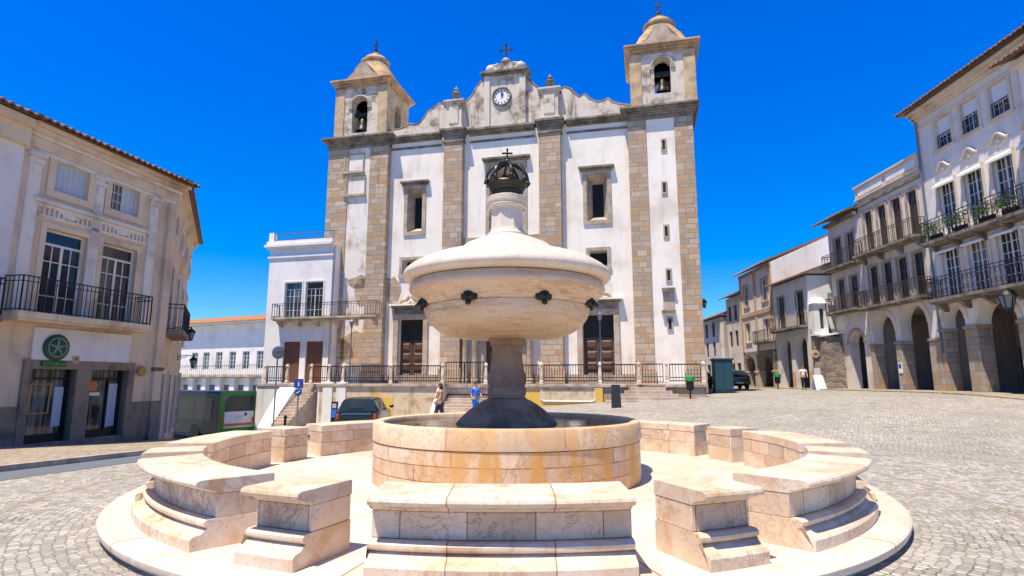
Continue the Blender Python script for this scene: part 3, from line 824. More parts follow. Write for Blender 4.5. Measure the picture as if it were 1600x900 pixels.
# lower stone band and the frames
mb = MB(); mb.box(pA[1], pB[0], -.16, .02, cz_(745, 392), cz_(745, 372)); mb.build('string_course', 'trim_light', cr_)
def slot_window(r, slot, lintel=True):
    x0, x1, z0, z1 = r; s0, s1 = slot
    mb = MB(); w = .26
    mb.box(x0 - w, x0, -.09, .05, z0, z1); mb.box(x1, x1 + w, -.09, .05, z0, z1); mb.box(x0 - w, x1 + w, -.093, .05, z0 - .28, z0); mb.box(x0 - w, x1 + w, -.093, .05, z1, z1 + .25)
    zb, ztp = z0 + .42, z1 - .45; y1 = .75
    F_ = ((x0, z0), (x1, z0), (x1, z1), (x0, z1)); I_ = ((s0, zb), (s1, zb), (s1, ztp), (s0, ztp))
    for i in range(4):
        j = (i + 1) % 4; mb.face(((F_[i][0], .02, F_[i][1]), (F_[j][0], .02, F_[j][1]), (I_[j][0], y1, I_[j][1]), (I_[i][0], y1, I_[i][1])))
    w_ = mb.build('window', 'trim_light', cr_)
    p = MB(); p.box(s0 - .02, s1 + .02, y1 + .01, y1 + .04, zb - .02, ztp + .02); p.build('pane', 'dark', w_)
    g = MB()
    for k in range(1, 4): g.tube([(s0 + (s1 - s0) * k / 4, y1 - .05, zb), (s0 + (s1 - s0) * k / 4, y1 - .05, ztp)], .014, 4)
    for k in range(1, 9): g.tube([(s0, y1 - .05, zb + (ztp - zb) * k / 9), (s1, y1 - .05, zb + (ztp - zb) * k / 9)], .014, 4)
    g.build('grille', 'iron', w_)
    if lintel:
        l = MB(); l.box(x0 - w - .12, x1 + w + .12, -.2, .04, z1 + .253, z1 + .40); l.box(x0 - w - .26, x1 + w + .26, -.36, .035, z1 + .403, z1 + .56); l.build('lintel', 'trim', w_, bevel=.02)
for r in (wl, wr):
    c = (r[0] + r[1]) / 2; h = (r[1] - r[0]) * .27; slot_window(r, (c - h, c + h))
c = (wc[0] + wc[1]) / 2; slot_window(wc, (c - .55, c + .55))
for r in (sl, sr):
    mb = MB(); surround(mb, r, .22, -.08, .05, .22); o = mb.build('window', 'trim_light', cr_)
    mb = MB(); mb.face(((r[0], .03, r[2]), (r[1], .03, r[2]), (r[1], .88, r[2] + .55), (r[0], .88, r[2] + .55))); mb.box(r[0], r[1], .85, .9, r[2], r[3]); mb.build('pane', 'dark', o)
def church_door(r, w=.36, cornice=True):
    x0, x1, z0, z1 = r; h = z1 - z0; zt_ = z0 + h * .66
    mb = MB(); mb.box(x0 - w, x0, -.14, .1, z0, z1); mb.box(x1, x1 + w, -.14, .1, z0, z1); mb.box(x0 - w - .003, x1 + w + .003, -.143, .1, z1, z1 + .36)
    d = mb.build('door', 'trim_light', cr_, bevel=.015)
    if cornice:
        mb = MB(); mb.box(x0 - w + .02, x1 + w - .02, -.2, .05, z1 + .362, z1 + .80); mb.box(x0 - w - .15, x1 + w + .15, -.36, .045, z1 + .803, z1 + .93); mb.build('lintel', 'trim', d, bevel=.02)
        mb = MB(); mb.box(x0 - w - .28, x1 + w + .28, -.46, .04, z1 + .933, z1 + 1.04); mb.build('cornice_cap', 'church_white', d)
        mb = MB(); xc = (x0 + x1) / 2
        for q in (-1, 1):
            mb.tube([(xc + q * .9, -.2, z1 + 1.06), (xc + q * .7, -.2, z1 + 1.28), (xc + q * .3, -.2, z1 + 1.34), (xc + q * .1, -.2, z1 + 1.6)], .13, 6)
        mb.build('scroll', 'trim_light', d, True)
    mb = MB(); mb.box(x0, x1, .42, .5, zt_ + .06, z1); mb.build('transom', 'dark', d)
    for q in (0, 1):
        a = x0 + (x1 - x0) * (.5 * q) + .02; b = a + (x1 - x0) * .5 - .04
        mb = MB(); mb.box(a, b, .4, .5, z0, zt_)
        rows = 4; ph = (zt_ - z0 - .1) / rows
        for k in range(rows):
            za = z0 + .1 + k * ph; mb.hexa([(a + .1, .401, za), (b - .1, .401, za), (b - .1, .401, za + ph - .12), (a + .1, .401, za + ph - .12)], [(a + .25, .3, za + .13), (b - .25, .3, za + .13), (b - .25, .3, za + ph - .25), (a + .25, .3, za + ph - .25)])
        lf = mb.build('leaf', 'door_wood', d)
for r in (dl, dr): church_door(r)
church_door(dc, .5)
for q in ((P(727, 555)[0], P(733, 555)[0]), (P(741, 555)[0], P(748, 555)[0]), (P(826, 555)[0], P(833, 555)[0])):
    xm = (q[0] + q[1]) / 2
    MB().lathe([(.26, 0), (.26, .25), (.2, .3), (.19, 3.4), (.24, 3.5), (.27, 3.75)], 16, c=(xm, -.42, ZF)).build('portal_column', 'trim_light', cr_, True)
mb = MB(); mb.box(P(722, 530)[0], P(840, 530)[0], -.75, .03, ZF + 3.76, ZF + 4.3); mb.build('portal_entablature', 'trim', cr_, bevel=.03)
mb = MB(); mb.box(CH.L * .02, CH.L * .98, -.2, -.02, ZF - .5, ZF + .55); mb.build('plinth', 'granite', cr_)
# ---- towers
def tower(x0, x1, strips, left):
    """granite strips at the edges with a limewashed panel between them"""
    dep = x1 - x0 - .5
    mb = MB(); mb.box(x0 + .05, x1 - .05, -D0 + .06, dep, 0, zt - .5)
    tw = mb.build('tower', 'tower_white' if left else 'church_white', cr_)
    for a, b in strips:
        g = MB(); g.box(a, b, -D0, .2, 0, zt - .5); g.box(a - .06, b + .06, -D0 - .1, .2, ZF - .6, ZF + .7); g.build('corner_pilaster', 'granite', tw, bevel=.02)
    for xe in ((x0, x0 + .04), (x1 - .04, x1)):
        g = MB(); g.box(xe[0], xe[1], .203, dep - .1, 0, zt - .5); g.build('side_pilaster', 'granite', tw)
    mb = MB()
    for i, (e, z0, z1) in enumerate(((.04, -.75, -.55), (.10, -.5, -.34), (.2, -.34, -.2), (.34, -.2, -.05), (.46, -.05, .1))):
        mb.box(x0 - e, x1 + e, -D0 - e, dep + e - i * .004, zt + z0, zt + z1)
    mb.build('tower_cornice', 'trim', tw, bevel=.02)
    # belfry
    if left: bx0 = P(525, 170, D0 - .1)[0]; bx1 = P(604, 170, D0 - .1)[0]; zb = cz_(565, 130, D0); o_ = CH.rect(549, 573, 152, 206, D0)
    else: bx0 = P(985, 110, D0 - .1)[0]; bx1 = P(1086, 110, D0 - .1)[0]; zb = cz_(1036, 74, D0); o_ = CH.rect(1022, 1048, 90, 144, D0)
    y0 = -D0 + .12; bw = bx1 - bx0; bd = bw * .95
    mb = MB(); wall(mb, bx0, bx1, zt + .1, zb, [(o_[0], o_[1], o_[2], o_[3], (o_[1] - o_[0]) / 2)], y0, .55)
    mb.build('belfry', 'gable_white', tw); mb = MB()
    wall(mb, bx0, bx1, zt + .1, zb, [(o_[0], o_[1], o_[2], o_[3], (o_[1] - o_[0]) / 2)], y0 + bd, -.55)
    bmesh.ops.translate(mb.bm, verts=[], vec=(0, 0, 0))
    bf = mb.build('belfry', 'gable_white' if not left else 'gable_white', tw)
    # side walls with their own arches
    sm = MB(); wall(sm, y0, y0 + bd, zt + .1, zb, [(y0 + bd * .36, y0 + bd * .64, o_[2], o_[3], bd * .14)], 0, .5)
    for v in sm.bm.verts: v.co = Vector((bx1 - v.co.y, v.co.x, v.co.z))
    wall_l = MB(); wall(wall_l, y0, y0 + bd, zt + .1, zb, [(y0 + bd * .36, y0 + bd * .64, o_[2], o_[3], bd * .14)], 0, .5)
    for v in wall_l.bm.verts: v.co = Vector((bx0 + v.co.y, v.co.x, v.co.z))
    sm.build('belfry_side', 'ochre_stone', tw); wall_l.build('belfry_side', 'ochre_stone', tw)
    mb = MB(); mb.box(bx0 + .1, bx1 - .1, y0 + .1, y0 + bd - .1, zb - .3, zb - .02); mb.build('belfry_ceiling', 'trim', tw)
    pw = bw * .17
    for a, b in ((bx0 - .05, bx0 + pw), (bx1 - pw, bx1 + .05)):
        g = MB(); g.box(a, b, y0 - .06, y0 + .3, zt + .1, zb - .1); g.build('belfry_pilaster', 'ochre_stone', tw, bevel=.015)
    g = MB(); c = (o_[0] + o_[1]) / 2; hw = (o_[1] - o_[0]) / 2; pts = []
    for k in range(13):
        a = math.pi * k / 12; pts.append((c - (hw + .12) * math.cos(a), y0 - .02, o_[3] - hw + (hw + .12) * math.sin(a)))
    g.tube(pts, .12, 5); g.box(o_[0] - .3, o_[0] - .01, y0 - .1, y0 + .05, o_[3] - hw - .2, o_[3] - hw); g.box(o_[1] + .01, o_[1] + .3, y0 - .1, y0 + .05, o_[3] - hw - .2, o_[3] - hw)
    g.build('arch_moulding', 'trim_light', tw)
    # bell
    bc = (c, y0 + .5, o_[2] + .25); br = hw * .78
    b = MB(); b.lathe([(br, 0), (br * 1.0, .06), (br * .8, .25), (br * .62, .55), (br * .52, .85), (br * .35, 1.0), (0, 1.05)], 20, c=bc); b.tube([(c, bc[1], bc[2] + 1.0), (c, bc[1], bc[2] + 1.3)], .06, 6); b.box(o_[0] - .05, o_[1] + .05, bc[1] - .12, bc[1] + .12, bc[2] + 1.25, bc[2] + 1.5)
    b.build('bell', 'bronze', tw, True)
    # cornice and curved cap
    mb = MB(); cx, cy = (bx0 + bx1) / 2, y0 + bd / 2
    for i, (e, z0, z1) in enumerate(((.06, -.3, -.12), (.16, -.12, .04), (.30, .04, .2), (.40, .2, .34))):
        mb.box(bx0 - e, bx1 + e, y0 - e, y0 + bd + e, zb + z0, zb + z1 - .001 * i)
    mb.build('belfry_cornice', 'cap', tw, bevel=.02)
    dc = D0 - .12 - bd / 2; hb = bw / 2 + .2; zb0 = zb + .335
    CAPV = [(66, .66), (60, .57), (53, .49), (48, .43), (45.5, .425), (44, .47), (41.5, .475), (40, .43), (38.5, .385), (34, .33), (30, .20), (27, .10), (25.5, .085), (24, .10), (23, .03)]
    ref = RIGHT_TOP[0]
    prof_ = [(0, 1.0), (.05, .97), (.07, .86)] + [(max(.1 + .02 * i, cz_(1036, v, dc if not left else RIGHT_TOP[2]) - (zb0 if not left else ref)), s_) for i, (v, s_) in enumerate(CAPV)]
    H_ = prof_[-1][0]
    mb = MB(); rings = []
    for h_, s_ in prof_:
        ring = []; m_ = min(1, h_ / H_ * 1.35)
        for k in range(24):
            a = 2 * math.pi * (k + .5) / 24; ca, sa = math.cos(a), math.sin(a); sq = 1 / max(abs(ca), abs(sa)); q = sq * (1 - m_) + 1.05 * m_
            ring.append(mb.bm.verts.new((cx + hb * s_ * q * ca, cy + hb * .95 * s_ * q * sa, zb0 + h_)))
        rings.append(ring)
    for A_, B_ in zip(rings, rings[1:]):
        for k in range(24): mb.bm.faces.new((A_[k], A_[(k + 1) % 24], B_[(k + 1) % 24], B_[k]))
    mb.bm.faces.new(rings[-1])
    cap_ = mb.build('tower_cap', 'cap', tw, True, angle=35)
    gp = [((u - 1036) * .0405, v) for u, v in ((1006, 66), (1009, 60), (1018, 55), (1021, 48), (1028, 41), (1036, 38), (1044, 41), (1051, 48), (1054, 55), (1063, 60), (1066, 66))]
    for sx, sy in ((0, -1), (0, 1), (1, 0), (-1, 0)):
        pl = [(x, max(.02, cz_(1036, v, RIGHT_TOP[1]) - ref)) for x, v in gp]; pl = [(pl[0][0], .0)] + pl + [(pl[-1][0], .0)]
        for nm, mt, e0, e1, grow in (('gablet', 'trim_light', -.02, .35, 1.0), ('gablet_edge', 'cap', .06, .42, 1.09)):
            g = MB(); k_ = 1.0 if sx == 0 else .62; g.prism([(x * grow * (1.0 if sx == 0 else .7), z * (1.0 if grow == 1 else 1.06) * (1.0 if sx == 0 else .55)) for x, z in pl], e0, e1)
            for v in g.bm.verts:
                x, y, z = v.co; yy = -hb * (.9 if sx == 0 else .66) + y
                if sy == -1: v.co = (cx + x, cy + yy, zb0 + .001 + z)
                elif sy == 1: v.co = (cx + x, cy - yy, zb0 + .001 + z)
                elif sx == 1: v.co = (cx - yy, cy + x, zb0 + .001 + z)
                else: v.co = (cx + yy, cy + x, zb0 + .001 + z)
            g.build(nm, mt, tw)
    zk = zb + .335 + H_
    c_ = MB(); c_.tube([(cx, cy, zk - .1), (cx, cy, zk + .95)], .045, 6); c_.ball((cx, cy, zk + .15), .16, 1)
    c_.box(cx - .28, cx + .28, cy - .03, cy + .03, zk + .62, zk + .69); c_.tube([(cx - .05, cy, zk + .85), (cx + .1, cy, zk + .93), (cx + .12, cy, zk + 1.05), (cx - .05, cy, zk + 1.1)], .035, 5)
    for q in (-.16, .16): c_.tube([(cx + q, cy, zk + .62), (cx + q * .5, cy, zk + .46), (cx, cy, zk + .42)], .02, 5)
    c_.build('weather_cross', 'iron', tw)
    return tw
_bx = (P(985, 110, D0 - .1)[0], P(1086, 110, D0 - .1)[0])
RIGHT_TOP = (cz_(1036, 74, D0) + .335, D0 - .12, D0 - .12 - (_bx[1] - _bx[0]) * .475)   # base of the caps, front plane, centre plane
tl = tower(xL0, xL1, [(xL0, P(537, 420, D0)[0]), (P(571, 420, D0)[0], xL1)], True)
tr = tower(xR0, xR1, [(xR0, P(1018, 420, D0)[0]), (P(1064, 420, D0)[0], xR1)], False)
# framed panels on the left tower
for (a, b, t_, m_) in ((538, 569, 240, 269), (539, 571, 274, 305)):
    r = CH.rect(a, b, t_, m_, D0); mb = MB(); w = .1
    mb.box(r[0], r[1], -D0 - .04, -D0 + .1, r[2], r[2] + w); mb.box(r[0], r[1], -D0 - .04, -D0 + .1, r[3] - w, r[3]); mb.box(r[0], r[0] + w, -D0 - .036, -D0 + .1, r[2] + w, r[3] - w); mb.box(r[1] - w, r[1], -D0 - .036, -D0 + .1, r[2] + w, r[3] - w)
    mb.box(r[0] - .08, r[1] + .08, -D0 - .12, -D0 + .1, r[2] - .1, r[2] - .003)
    mb.build('wall_panel', 'trim_light', tl)
# bare patches of masonry low on the left tower
random.seed(3)
for (u, v, w, h) in ((574, 455, 1.1, 1.3), (560, 440, .9, .5), (612, 455, .7, 1.2), (520, 548, 1.7, 1.2), (560, 545, 1.6, 1.5)):
    d = D0 if u < 600 else 0; x, z = P(u, v, d); pl = []
    for k in range(14):
        a = 2 * math.pi * k / 14; pl.append((x + w * math.cos(a) * random.uniform(.7, 1.1), z + h * math.sin(a) * random.uniform(.7, 1.1)))
    if d == D0: pl = [(min(max(q[0], .02), xL1 - .02), q[1]) for q in pl]
    else: pl = [(max(q[0], xL1 + .03), q[1]) for q in pl]
    mb = MB(); mb.prism(pl, -d + .035 if d else -.02, .1); mb.build('bare_masonry', 'granite', cr_)
# slots on the right tower
for u, v in ((1037, 226), (1038, 293), (1041, 361), (1045, 430), (1047, 506)):
    x, z = P(u, v, D0); mb = MB(); s = .09; h = .32
    mb.box(x - s - .09, x - s, -D0 - .01, -D0 + .2, z - h, z + h); mb.box(x + s, x + s + .09, -D0 - .01, -D0 + .2, z - h, z + h); mb.box(x - s - .09, x + s + .09, -D0 - .013, -D0 + .2, z + h, z + h + .12); mb.box(x - s - .09, x + s + .09, -D0 - .013, -D0 + .2, z - h - .12, z - h)
    w_ = mb.build('slit_window', 'trim_light', tr); mb = MB(); mb.box(x - s, x + s, -D0 + .03, -D0 + .05, z - h, z + h); mb.build('pane', 'dark', tr)
for u0, u1, v in ((1034, 1055, 452), (1034, 1056, 487)):
    x0, z = P(u0, v, D0); x1 = P(u1, v, D0)[0]; mb = MB(); mb.box(x0, x1, -D0 - .22, -D0 + .1, z - .06, z + .06); mb.build('ledge', 'trim', tr)
r = CH.rect(1036, 1054, 455, 485, D0); mb = MB(); mb.box(r[0], r[1], -D0 + .02, -D0 + .1, r[2], r[3]); mb.build('wall_panel', 'trim_light', tr)
# ---- scrolled gable
def gz_(pts, d=.1): return [P(u, v, d) for u, v in pts]
g0 = zc + .26
left_c = gz_([(606, 205), (622, 203), (634, 199), (640, 194), (647, 196), (655, 193), (663, 184), (668, 175), (676, 170), (686, 162), (694, 163)])
mid_l = gz_([(722, 163), (731, 157), (739, 149), (744, 138), (752, 128), (757, 126)])
mid_r = gz_([(820, 121), (826, 124), (833, 132), (842, 140), (850, 142)])
right_c = gz_([(877, 140), (882, 137), (890, 139), (897, 146), (905, 152), (913, 147), (921, 155), (934, 160), (944, 157), (950, 154), (957, 160), (970, 163), (986, 165)])
def gable(pts, name='gable'):
    n = len(pts); pl = [(pts[0][0], g0)] + pts + [(pts[-1][0], g0)]
    mb = MB()
    for a, b in zip(pts, pts[1:]):
        mb.hexa([(a[0], -.1, g0), (b[0], -.1, g0), (b[0], .5, g0), (a[0], .5, g0)], [(a[0], -.1, a[1]), (b[0], -.1, b[1]), (b[0], .5, b[1]), (a[0], .5, a[1])])
    g = mb.build(name, 'gable_white', cr_)
    cp = MB(); cp.tube([(x, .0, z + .03) for x, z in pts], .13, 6); cp.build('coping', 'trim', g, True)
for c in (left_c, mid_l + [P(758, 126, .1)], [P(819, 121, .1)] + mid_r, right_c): gable(c)
# connecting blocks over the capitals and pinnacles
for (a, b, ub, vt, vb, vtop) in ((pA[0], pA[1], 708, 160, 195, 132), (pB[0], pB[1], 861, 140, 180, 112)):
    xc = (a + b) / 2; z0 = zc + .27; z1 = cz_(ub, vt, .3); ztop = cz_(ub, vtop, .3); w = (b - a) / 2 - .12
    mb = MB(); mb.box(a - .45, b + .45, -.08, .48, g0, z1 - .3); mb.build('gable_block', 'gable_white', cr_)
    mb = MB(); mb.box(xc - w - .12, xc + w + .12, -D0 - .05, .45, z0, z0 + .22); mb.box(xc - w, xc + w, -D0 + .07, .4, z0 + .22, z1 - .2); mb.box(xc - w * .6, xc + w * .6, -D0 + .0, -D0 + .1, z0 + .45, z1 - .45)
    mb.box(xc - w - .1, xc + w + .1, -D0 - .03, .45, z1 - .2, z1 - .08); mb.box(xc - w - .2, xc + w + .2, -D0 - .13, .5, z1 - .08, z1 + .06)
    p_ = mb.build('pinnacle', 'gable_white', cr_, bevel=.02); s = (ztop - z1 - .06) / 1.5
    MB().lathe([(.42, 0), (.40, .1 * s), (.22, .28 * s), (.16, .42 * s), (.20, .5 * s), (.32, .66 * s), (.34, .78 * s), (.2, .92 * s), (.13, 1.0 * s), (.2, 1.1 * s), (.14, 1.22 * s), (.05, 1.32 * s), (0, 1.5 * s)], 16, c=(xc, -.05, z1 + .06)).build('finial', 'trim', p_, True)
# centre block with the clock
bx0 = P(757, 150, .3)[0]; bx1 = P(821, 150, .3)[0]; z1 = cz_(788, 112, .3); xc = (bx0 + bx1) / 2
mb = MB(); mb.box(bx0, bx1, -.3, .5, g0, z1 - .25)
ck = mb.build('clock_block', 'gable_white', cr_)
for a in (bx0 - .02, bx1 - .42):
    mb = MB(); mb.box(a, a + .44, -.42, -.05, g0, z1 - .26); mb.build('block_pilaster', 'gable_white', ck, bevel=.02)
mb = MB(); mb.box(bx0 - .12, bx1 + .12, -.48, .52, z1 - .25, z1 - .12); mb.box(bx0 - .28, bx1 + .28, -.6, .56, z1 - .12, z1 + .04); mb.build('block_cornice', 'trim', ck, bevel=.02)
zt3 = cz_(787, 93, .3)
mb = MB(); mb.box(xc - 1.15, xc + 1.15, -.25, .4, z1 + .04, z1 + .45); mb.box(xc - .55, xc + .55, -.2, .35, z1 + .45, zt3 - .2)
for s in (-1, 1):
    mb.lathe([(.3, -.25), (.33, -.2), (.33, .35), (.3, .4)], 16, c=(0, 0, 0)) if False else None
    mb.ball((xc + s * 1.12, -.05, z1 + .40), .38, 2, (1, .9, 1)); mb.tube([(xc + s * .95, -.1, z1 + .6), (xc + s * .7, -.1, z1 + .62), (xc + s * .52, -.1, zt3 - .25)], .16, 6)
mb.ball((xc, .05, zt3 - .05), .36, 2); mb.build('block_crest', 'gable_white', ck, True)
c_ = MB(); zk = zt3 + .2; zx = cz_(787, 66, .3)
c_.tube([(xc, .05, zk), (xc, .05, zx)], .05, 6); zm = zk + (zx - zk) * .62; c_.box(xc - .42, xc + .42, .01, .09, zm - .05, zm + .05)
for q in ((-.42, zm), (.42, zm), (0, zx)): c_.ball((xc + q[0], .05, q[1]), .1, 1)
for s in (-1, 1): c_.tube([(xc, .05, zm + .3), (xc + s * .25, .05, zm + .25), (xc + s * .3, .05, zm)], .02, 4); c_.tube([(xc, .05, zm - .3), (xc + s * .25, .05, zm - .25), (xc + s * .3, .05, zm)], .02, 4)
c_.build('gable_cross', 'iron', ck)
cx_, czz = P(784, 151, .35); cr2 = abs(P(798.5, 151, .35)[0] - cx_)
def ydisc(mb, x, z, prof, n=40):
    """lathe about the y axis; prof: (r, y)"""
    t = MB(); t.lathe([(r, 0) for r, y in prof], n); t.bm.free()
    rings = []
    for r, y in prof:
        if r < 1e-5: rings.append([mb.bm.verts.new((x, y, z))])
        else: rings.append([mb.bm.verts.new((x + r * math.cos(2 * math.pi * i / n), y, z + r * math.sin(2 * math.pi * i / n))) for i in range(n)])
    for A_, B_ in zip(rings, rings[1:]):
        for i in range(n):
            j = (i + 1) % n
            if len(A_) == 1: mb.bm.faces.new((A_[0], B_[i], B_[j]))
            elif len(B_) == 1: mb.bm.faces.new((A_[i], A_[j], B_[0]))
            else: mb.bm.faces.new((A_[i], A_[j], B_[j], B_[i]))
    return mb
mb = MB(); ydisc(mb, cx_, czz, [(cr2 * .86, -.32), (cr2 * .86, -.42), (cr2 * .95, -.46), (cr2 * 1.06, -.42), (cr2 * 1.06, -.30)]); clk = mb.build('clock_rim', 'trim', ck, True)
mb = MB(); ydisc(mb, cx_, czz, [(0, -.36), (cr2 * .87, -.36)]); mb.build('clock_face', 'white_plastic', ck)
mb = MB()
for k in range(12):
    a = R(30 * k); q0, q1 = cr2 * .62, cr2 * .78; w = .035
    dx, dz = math.sin(a), math.cos(a)
    mb.hexa([(cx_ + dx * q0 - dz * w, -.375, czz + dz * q0 + dx * w), (cx_ + dx * q0 + dz * w, -.375, czz + dz * q0 - dx * w), (cx_ + dx * q0 + dz * w, -.362, czz + dz * q0 - dx * w), (cx_ + dx * q0 - dz * w, -.362, czz + dz * q0 + dx * w)],
            [(cx_ + dx * q1 - dz * w, -.375, czz + dz * q1 + dx * w), (cx_ + dx * q1 + dz * w, -.375, czz + dz * q1 - dx * w), (cx_ + dx * q1 + dz * w, -.362, czz + dz * q1 - dx * w), (cx_ + dx * q1 - dz * w, -.362, czz + dz * q1 + dx * w)])
mb.build('hour_marks', 'iron', ck)
mb = MB(); mb.tube([(cx_, -.385, czz - .1), (cx_ - .04, -.385, czz + cr2 * .6)], .03, 5); mb.tube([(cx_, -.395, czz), (cx_ + .1, -.395, czz + cr2 * .38)], .04, 5); mb.build('clock_hand', 'iron', ck)

# ================================================================== TERRACE in front of the church
TD = 4.6
ta = CH.A + CH.n * TD; tb = CH.B + CH.n * TD
TE = Fac('terrace', (ta.x, ta.y), (tb.x, tb.y), -2.4, 'raised church terrace with stained ochre wall, stone coping and stairs', 'terrace')
T = TE.px; ZT = 1.43 - TE.z0
tx = lambda u, v=600: T(u, v)[0]
tx0 = tx(403); tx1 = tx(1103, 590)
cs0, cs1 = tx(694), tx(768)                 # centre stairs
ls0, ls1 = tx(464, 620), tx(489, 620)       # little left stair
mb = MB()
for a, b in ((tx(500), cs0), (cs1, tx(940))): mb.box(a, b, 0, .5, 0, ZT - .18)
mb.build('retaining_wall', 'terrace_wall', TE.root)
mb = MB(); mb.box(tx0, ls0, -.06, .5, 0, ZT - .18); mb.box(tx(497), tx(500) - .002, 0, .5, 0, ZT - .18); mb.build('white_wall', 'white_wall', TE.root)
mb = MB(); mb.box(tx(940) + .002, tx1, 0, .5, 0, ZT - .18); mb.build('stone_wall', 'granite_small', TE.root)
mb = MB(); mb.box(tx0, tx1, .45, TD - .6, ZT - .6, ZT - .02); mb.box(ls0, ls1, .9, 1.3, 0, ZT - .6); mb.box(cs0, cs1, 2.2, 2.4, 0, ZT - .6); mb.build('floor', 'step_stone', TE.root)
for a, b in ((tx0, ls0), (tx(497), cs0), (cs1, tx(980)), (tx(1040), tx1)):
    mb = MB(); mb.box(a - .02, b + .02, -.12, .52, ZT - .18, ZT); mb.build('coping', 'coping', TE.root, bevel=.02)
# yellow panels with white edging between centre stairs and right
for u0, u1, v0, v1 in ((822, 940, 609, 641), (588, 614, 621, 640)):
    r = TE.rect(u0, u1, v0, v1 + 12); mb = MB(); mb.box(r[0], r[1], -.02, .1, max(0, r[2]), min(r[3], ZT - .2)); o = mb.build('yellow_panel', 'yellow', TE.root)
    if u1 - u0 > 50:
        q = TE.rect(846, 930, 606, 627); mb = MB(); mb.box(q[0], q[1], -.035, .09, q[2], q[3] - .1); mb.build('faded_panel', 'terrace_wall', TE.root)
        e = MB(); e.tube([(q[0], -.05, q[3] - .1), (q[0], -.05, q[2] + .1), (q[0] + .12, -.05, q[2]), (q[1] - .12, -.05, q[2]), (q[1], -.05, q[2] + .1), (q[1], -.05, q[3] - .1)], .04, 5); e.build('white_edging', 'white_paint', TE.root)
r = TE.rect(930, 942, 596, 640); mb = MB(); mb.box(r[0], r[1], -.1, .2, 0, ZT - .19); mb.build('yellow_pier', 'yellow', TE.root)
r = TE.rect(533, 557, 610, 640)
for u in (512, 533):
    r = TE.rect(u - 8, u + 7, 603, 660); mb = MB(); mb.box(r[0], r[1], -.09, .2, 0, ZT + .1); mb.build('white_pier', 'white_wall', TE.root, bevel=.02)
# stairs
def stairs(name, x0, x1, ytop, n, ztop, going=.32, rise=.17, side=0.0):
    mb = MB()
    for k in range(n):
        y0 = ytop - going * (k + 1); z = ztop - rise * (k + 1); s = side * k
        mb.box(x0 - s, x1 + s, y0, ytop - going * k + (.1 if k == 0 else .0) - .003 * 0, -.5, z)
    return mb.build(name, 'step_stone', TE.root, bevel=.012)
stairs('centre_stairs', cs0 + .05, cs1 - .05, 1.9, 11, ZT, .34)
stairs('side_stairs', ls0 + .04, ls1 - .04, .85, 13, ZT, .26, .175)
stairs('right_stairs', tx(985), tx(1040), .05, 5, ZT - .02, .36, .165, .32)
for a in (cs0 - .36, cs1 + .02):
    mb = MB(); mb.hexa([(a, -2.4, 0), (a + .34, -2.4, 0), (a + .34, -.02, 0), (a, -.02, 0)], [(a, -2.4, .9), (a + .34, -2.4, .9), (a + .34, -.02, ZT - .1), (a, -.02, ZT - .1)]); mb.build('stair_cheek', 'white_wall', TE.root)
a = ls0 - .3
mb = MB(); mb.hexa([(a - .5, -3.2, 0), (a + .26, -3.2, 0), (a + .26, -.07, 0), (a - .9, -.07, 0)], [(a - .5, -3.2, .6), (a + .26, -3.2, .6), (a + .26, -.07, ZT - .2), (a - .9, -.07, ZT - .2)]); mb.build('sloping_wall', 'white_wall', TE.root)
# posts and railings
def post(x, h=1.2, w=.11, y=.2):
    mb = MB(); mb.lathe([(w * 1.5, 0), (w * 1.5, .16), (w * 1.05, .2), (w * 1.3, .45), (w * 1.2, .6), (w * .8, h - .28), (w * .75, h - .18), (w * 1.25, h - .14), (w * 1.25, h - .05), (w * .7, h), (0, h + .08)], 4, c=(x, y, ZT), a0=math.pi / 4)
    mb.build('post', 'post_stone', TE.root, bevel=.015)
pu = [412, 446, 484, 512, 534, 609, 690, 758, 845, 937, 998, 1042, 1100]
px_ = [tx(u, 585) for u in pu]
for x in px_: post(x)
gaps = [(0, 1), (2, 3), (3, 4), (4, 5), (5, 6), (7, 8), (8, 9), (9, 10), (11, 12)]
for i, j in gaps:
    mb = MB(); railing_mesh(mb, [(px_[i] + .16, .2), (px_[j] - .16, .2)], ZT + .12, ZT + 1.08, .15, .018, .042, ZT + .36); mb.build('railing', 'iron', TE.root)
mb = MB(); a, b = px_[6] + .2, px_[7] - .2
for q0, q1 in ((a, (a + b) / 2 - .02), ((a + b) / 2 + .02, b)): railing_mesh(mb, [(q0, .25), (q1, .25)], ZT + .05, ZT + 1.28, .15, .016, .04, ZT + .32)
mb.build('gate', 'iron', TE.root)
mb = MB(); railing_mesh(mb, [(px_[10] + .2, .25), (px_[11] - .2, .25)], ZT + .05, ZT + 1.1, .15, .016, .035, ZT + .4); mb.build('gate', 'iron', TE.root)

# ================================================================== ANNEX left of the church
AN = Fac('annex_house', (-17.2, 41.2), (-13.0, 40.2), -1.2, 'small white house with roof railing and long balcony, attached left of the church', 'house')
a_ = AN.px
ax0 = a_(420, 430)[0]; ax1 = a_(513, 430)[0] + .3; az1 = a_(465, 383)[1]; zb_ = a_(470, 497)[1]
aw = AN.row([(445, 471, 441, 490), (477, 505, 440, 489)]); ad = AN.row([(441, 468, 533, 592), (477, 503, 534, 592)])
aw = [(r[0], r[1], zb_ + .02, r[3]) for r in aw]; ad = [(r[0], r[1], 1.45 - AN.z0, r[3]) for r in ad]
mb = MB(); wall(mb, ax0, ax1, 0, az1, aw + ad, 0, .3); mb.box(ax0, ax1, .34, 7, 0, az1); mb.face(((ax0, 0, 0), (ax0, .35, 0), (ax0, .35, az1), (ax0, 0, az1)))
mb.build('wall', 'white_wall', AN.root)
mb = MB()
for e, z0, z1 in ((.1, -.9, -.72), (.18, -.25, -.1), (.32, -.1, .08)): mb.box(ax0 - e, ax1, -e, .1, az1 + z0, az1 + z1)
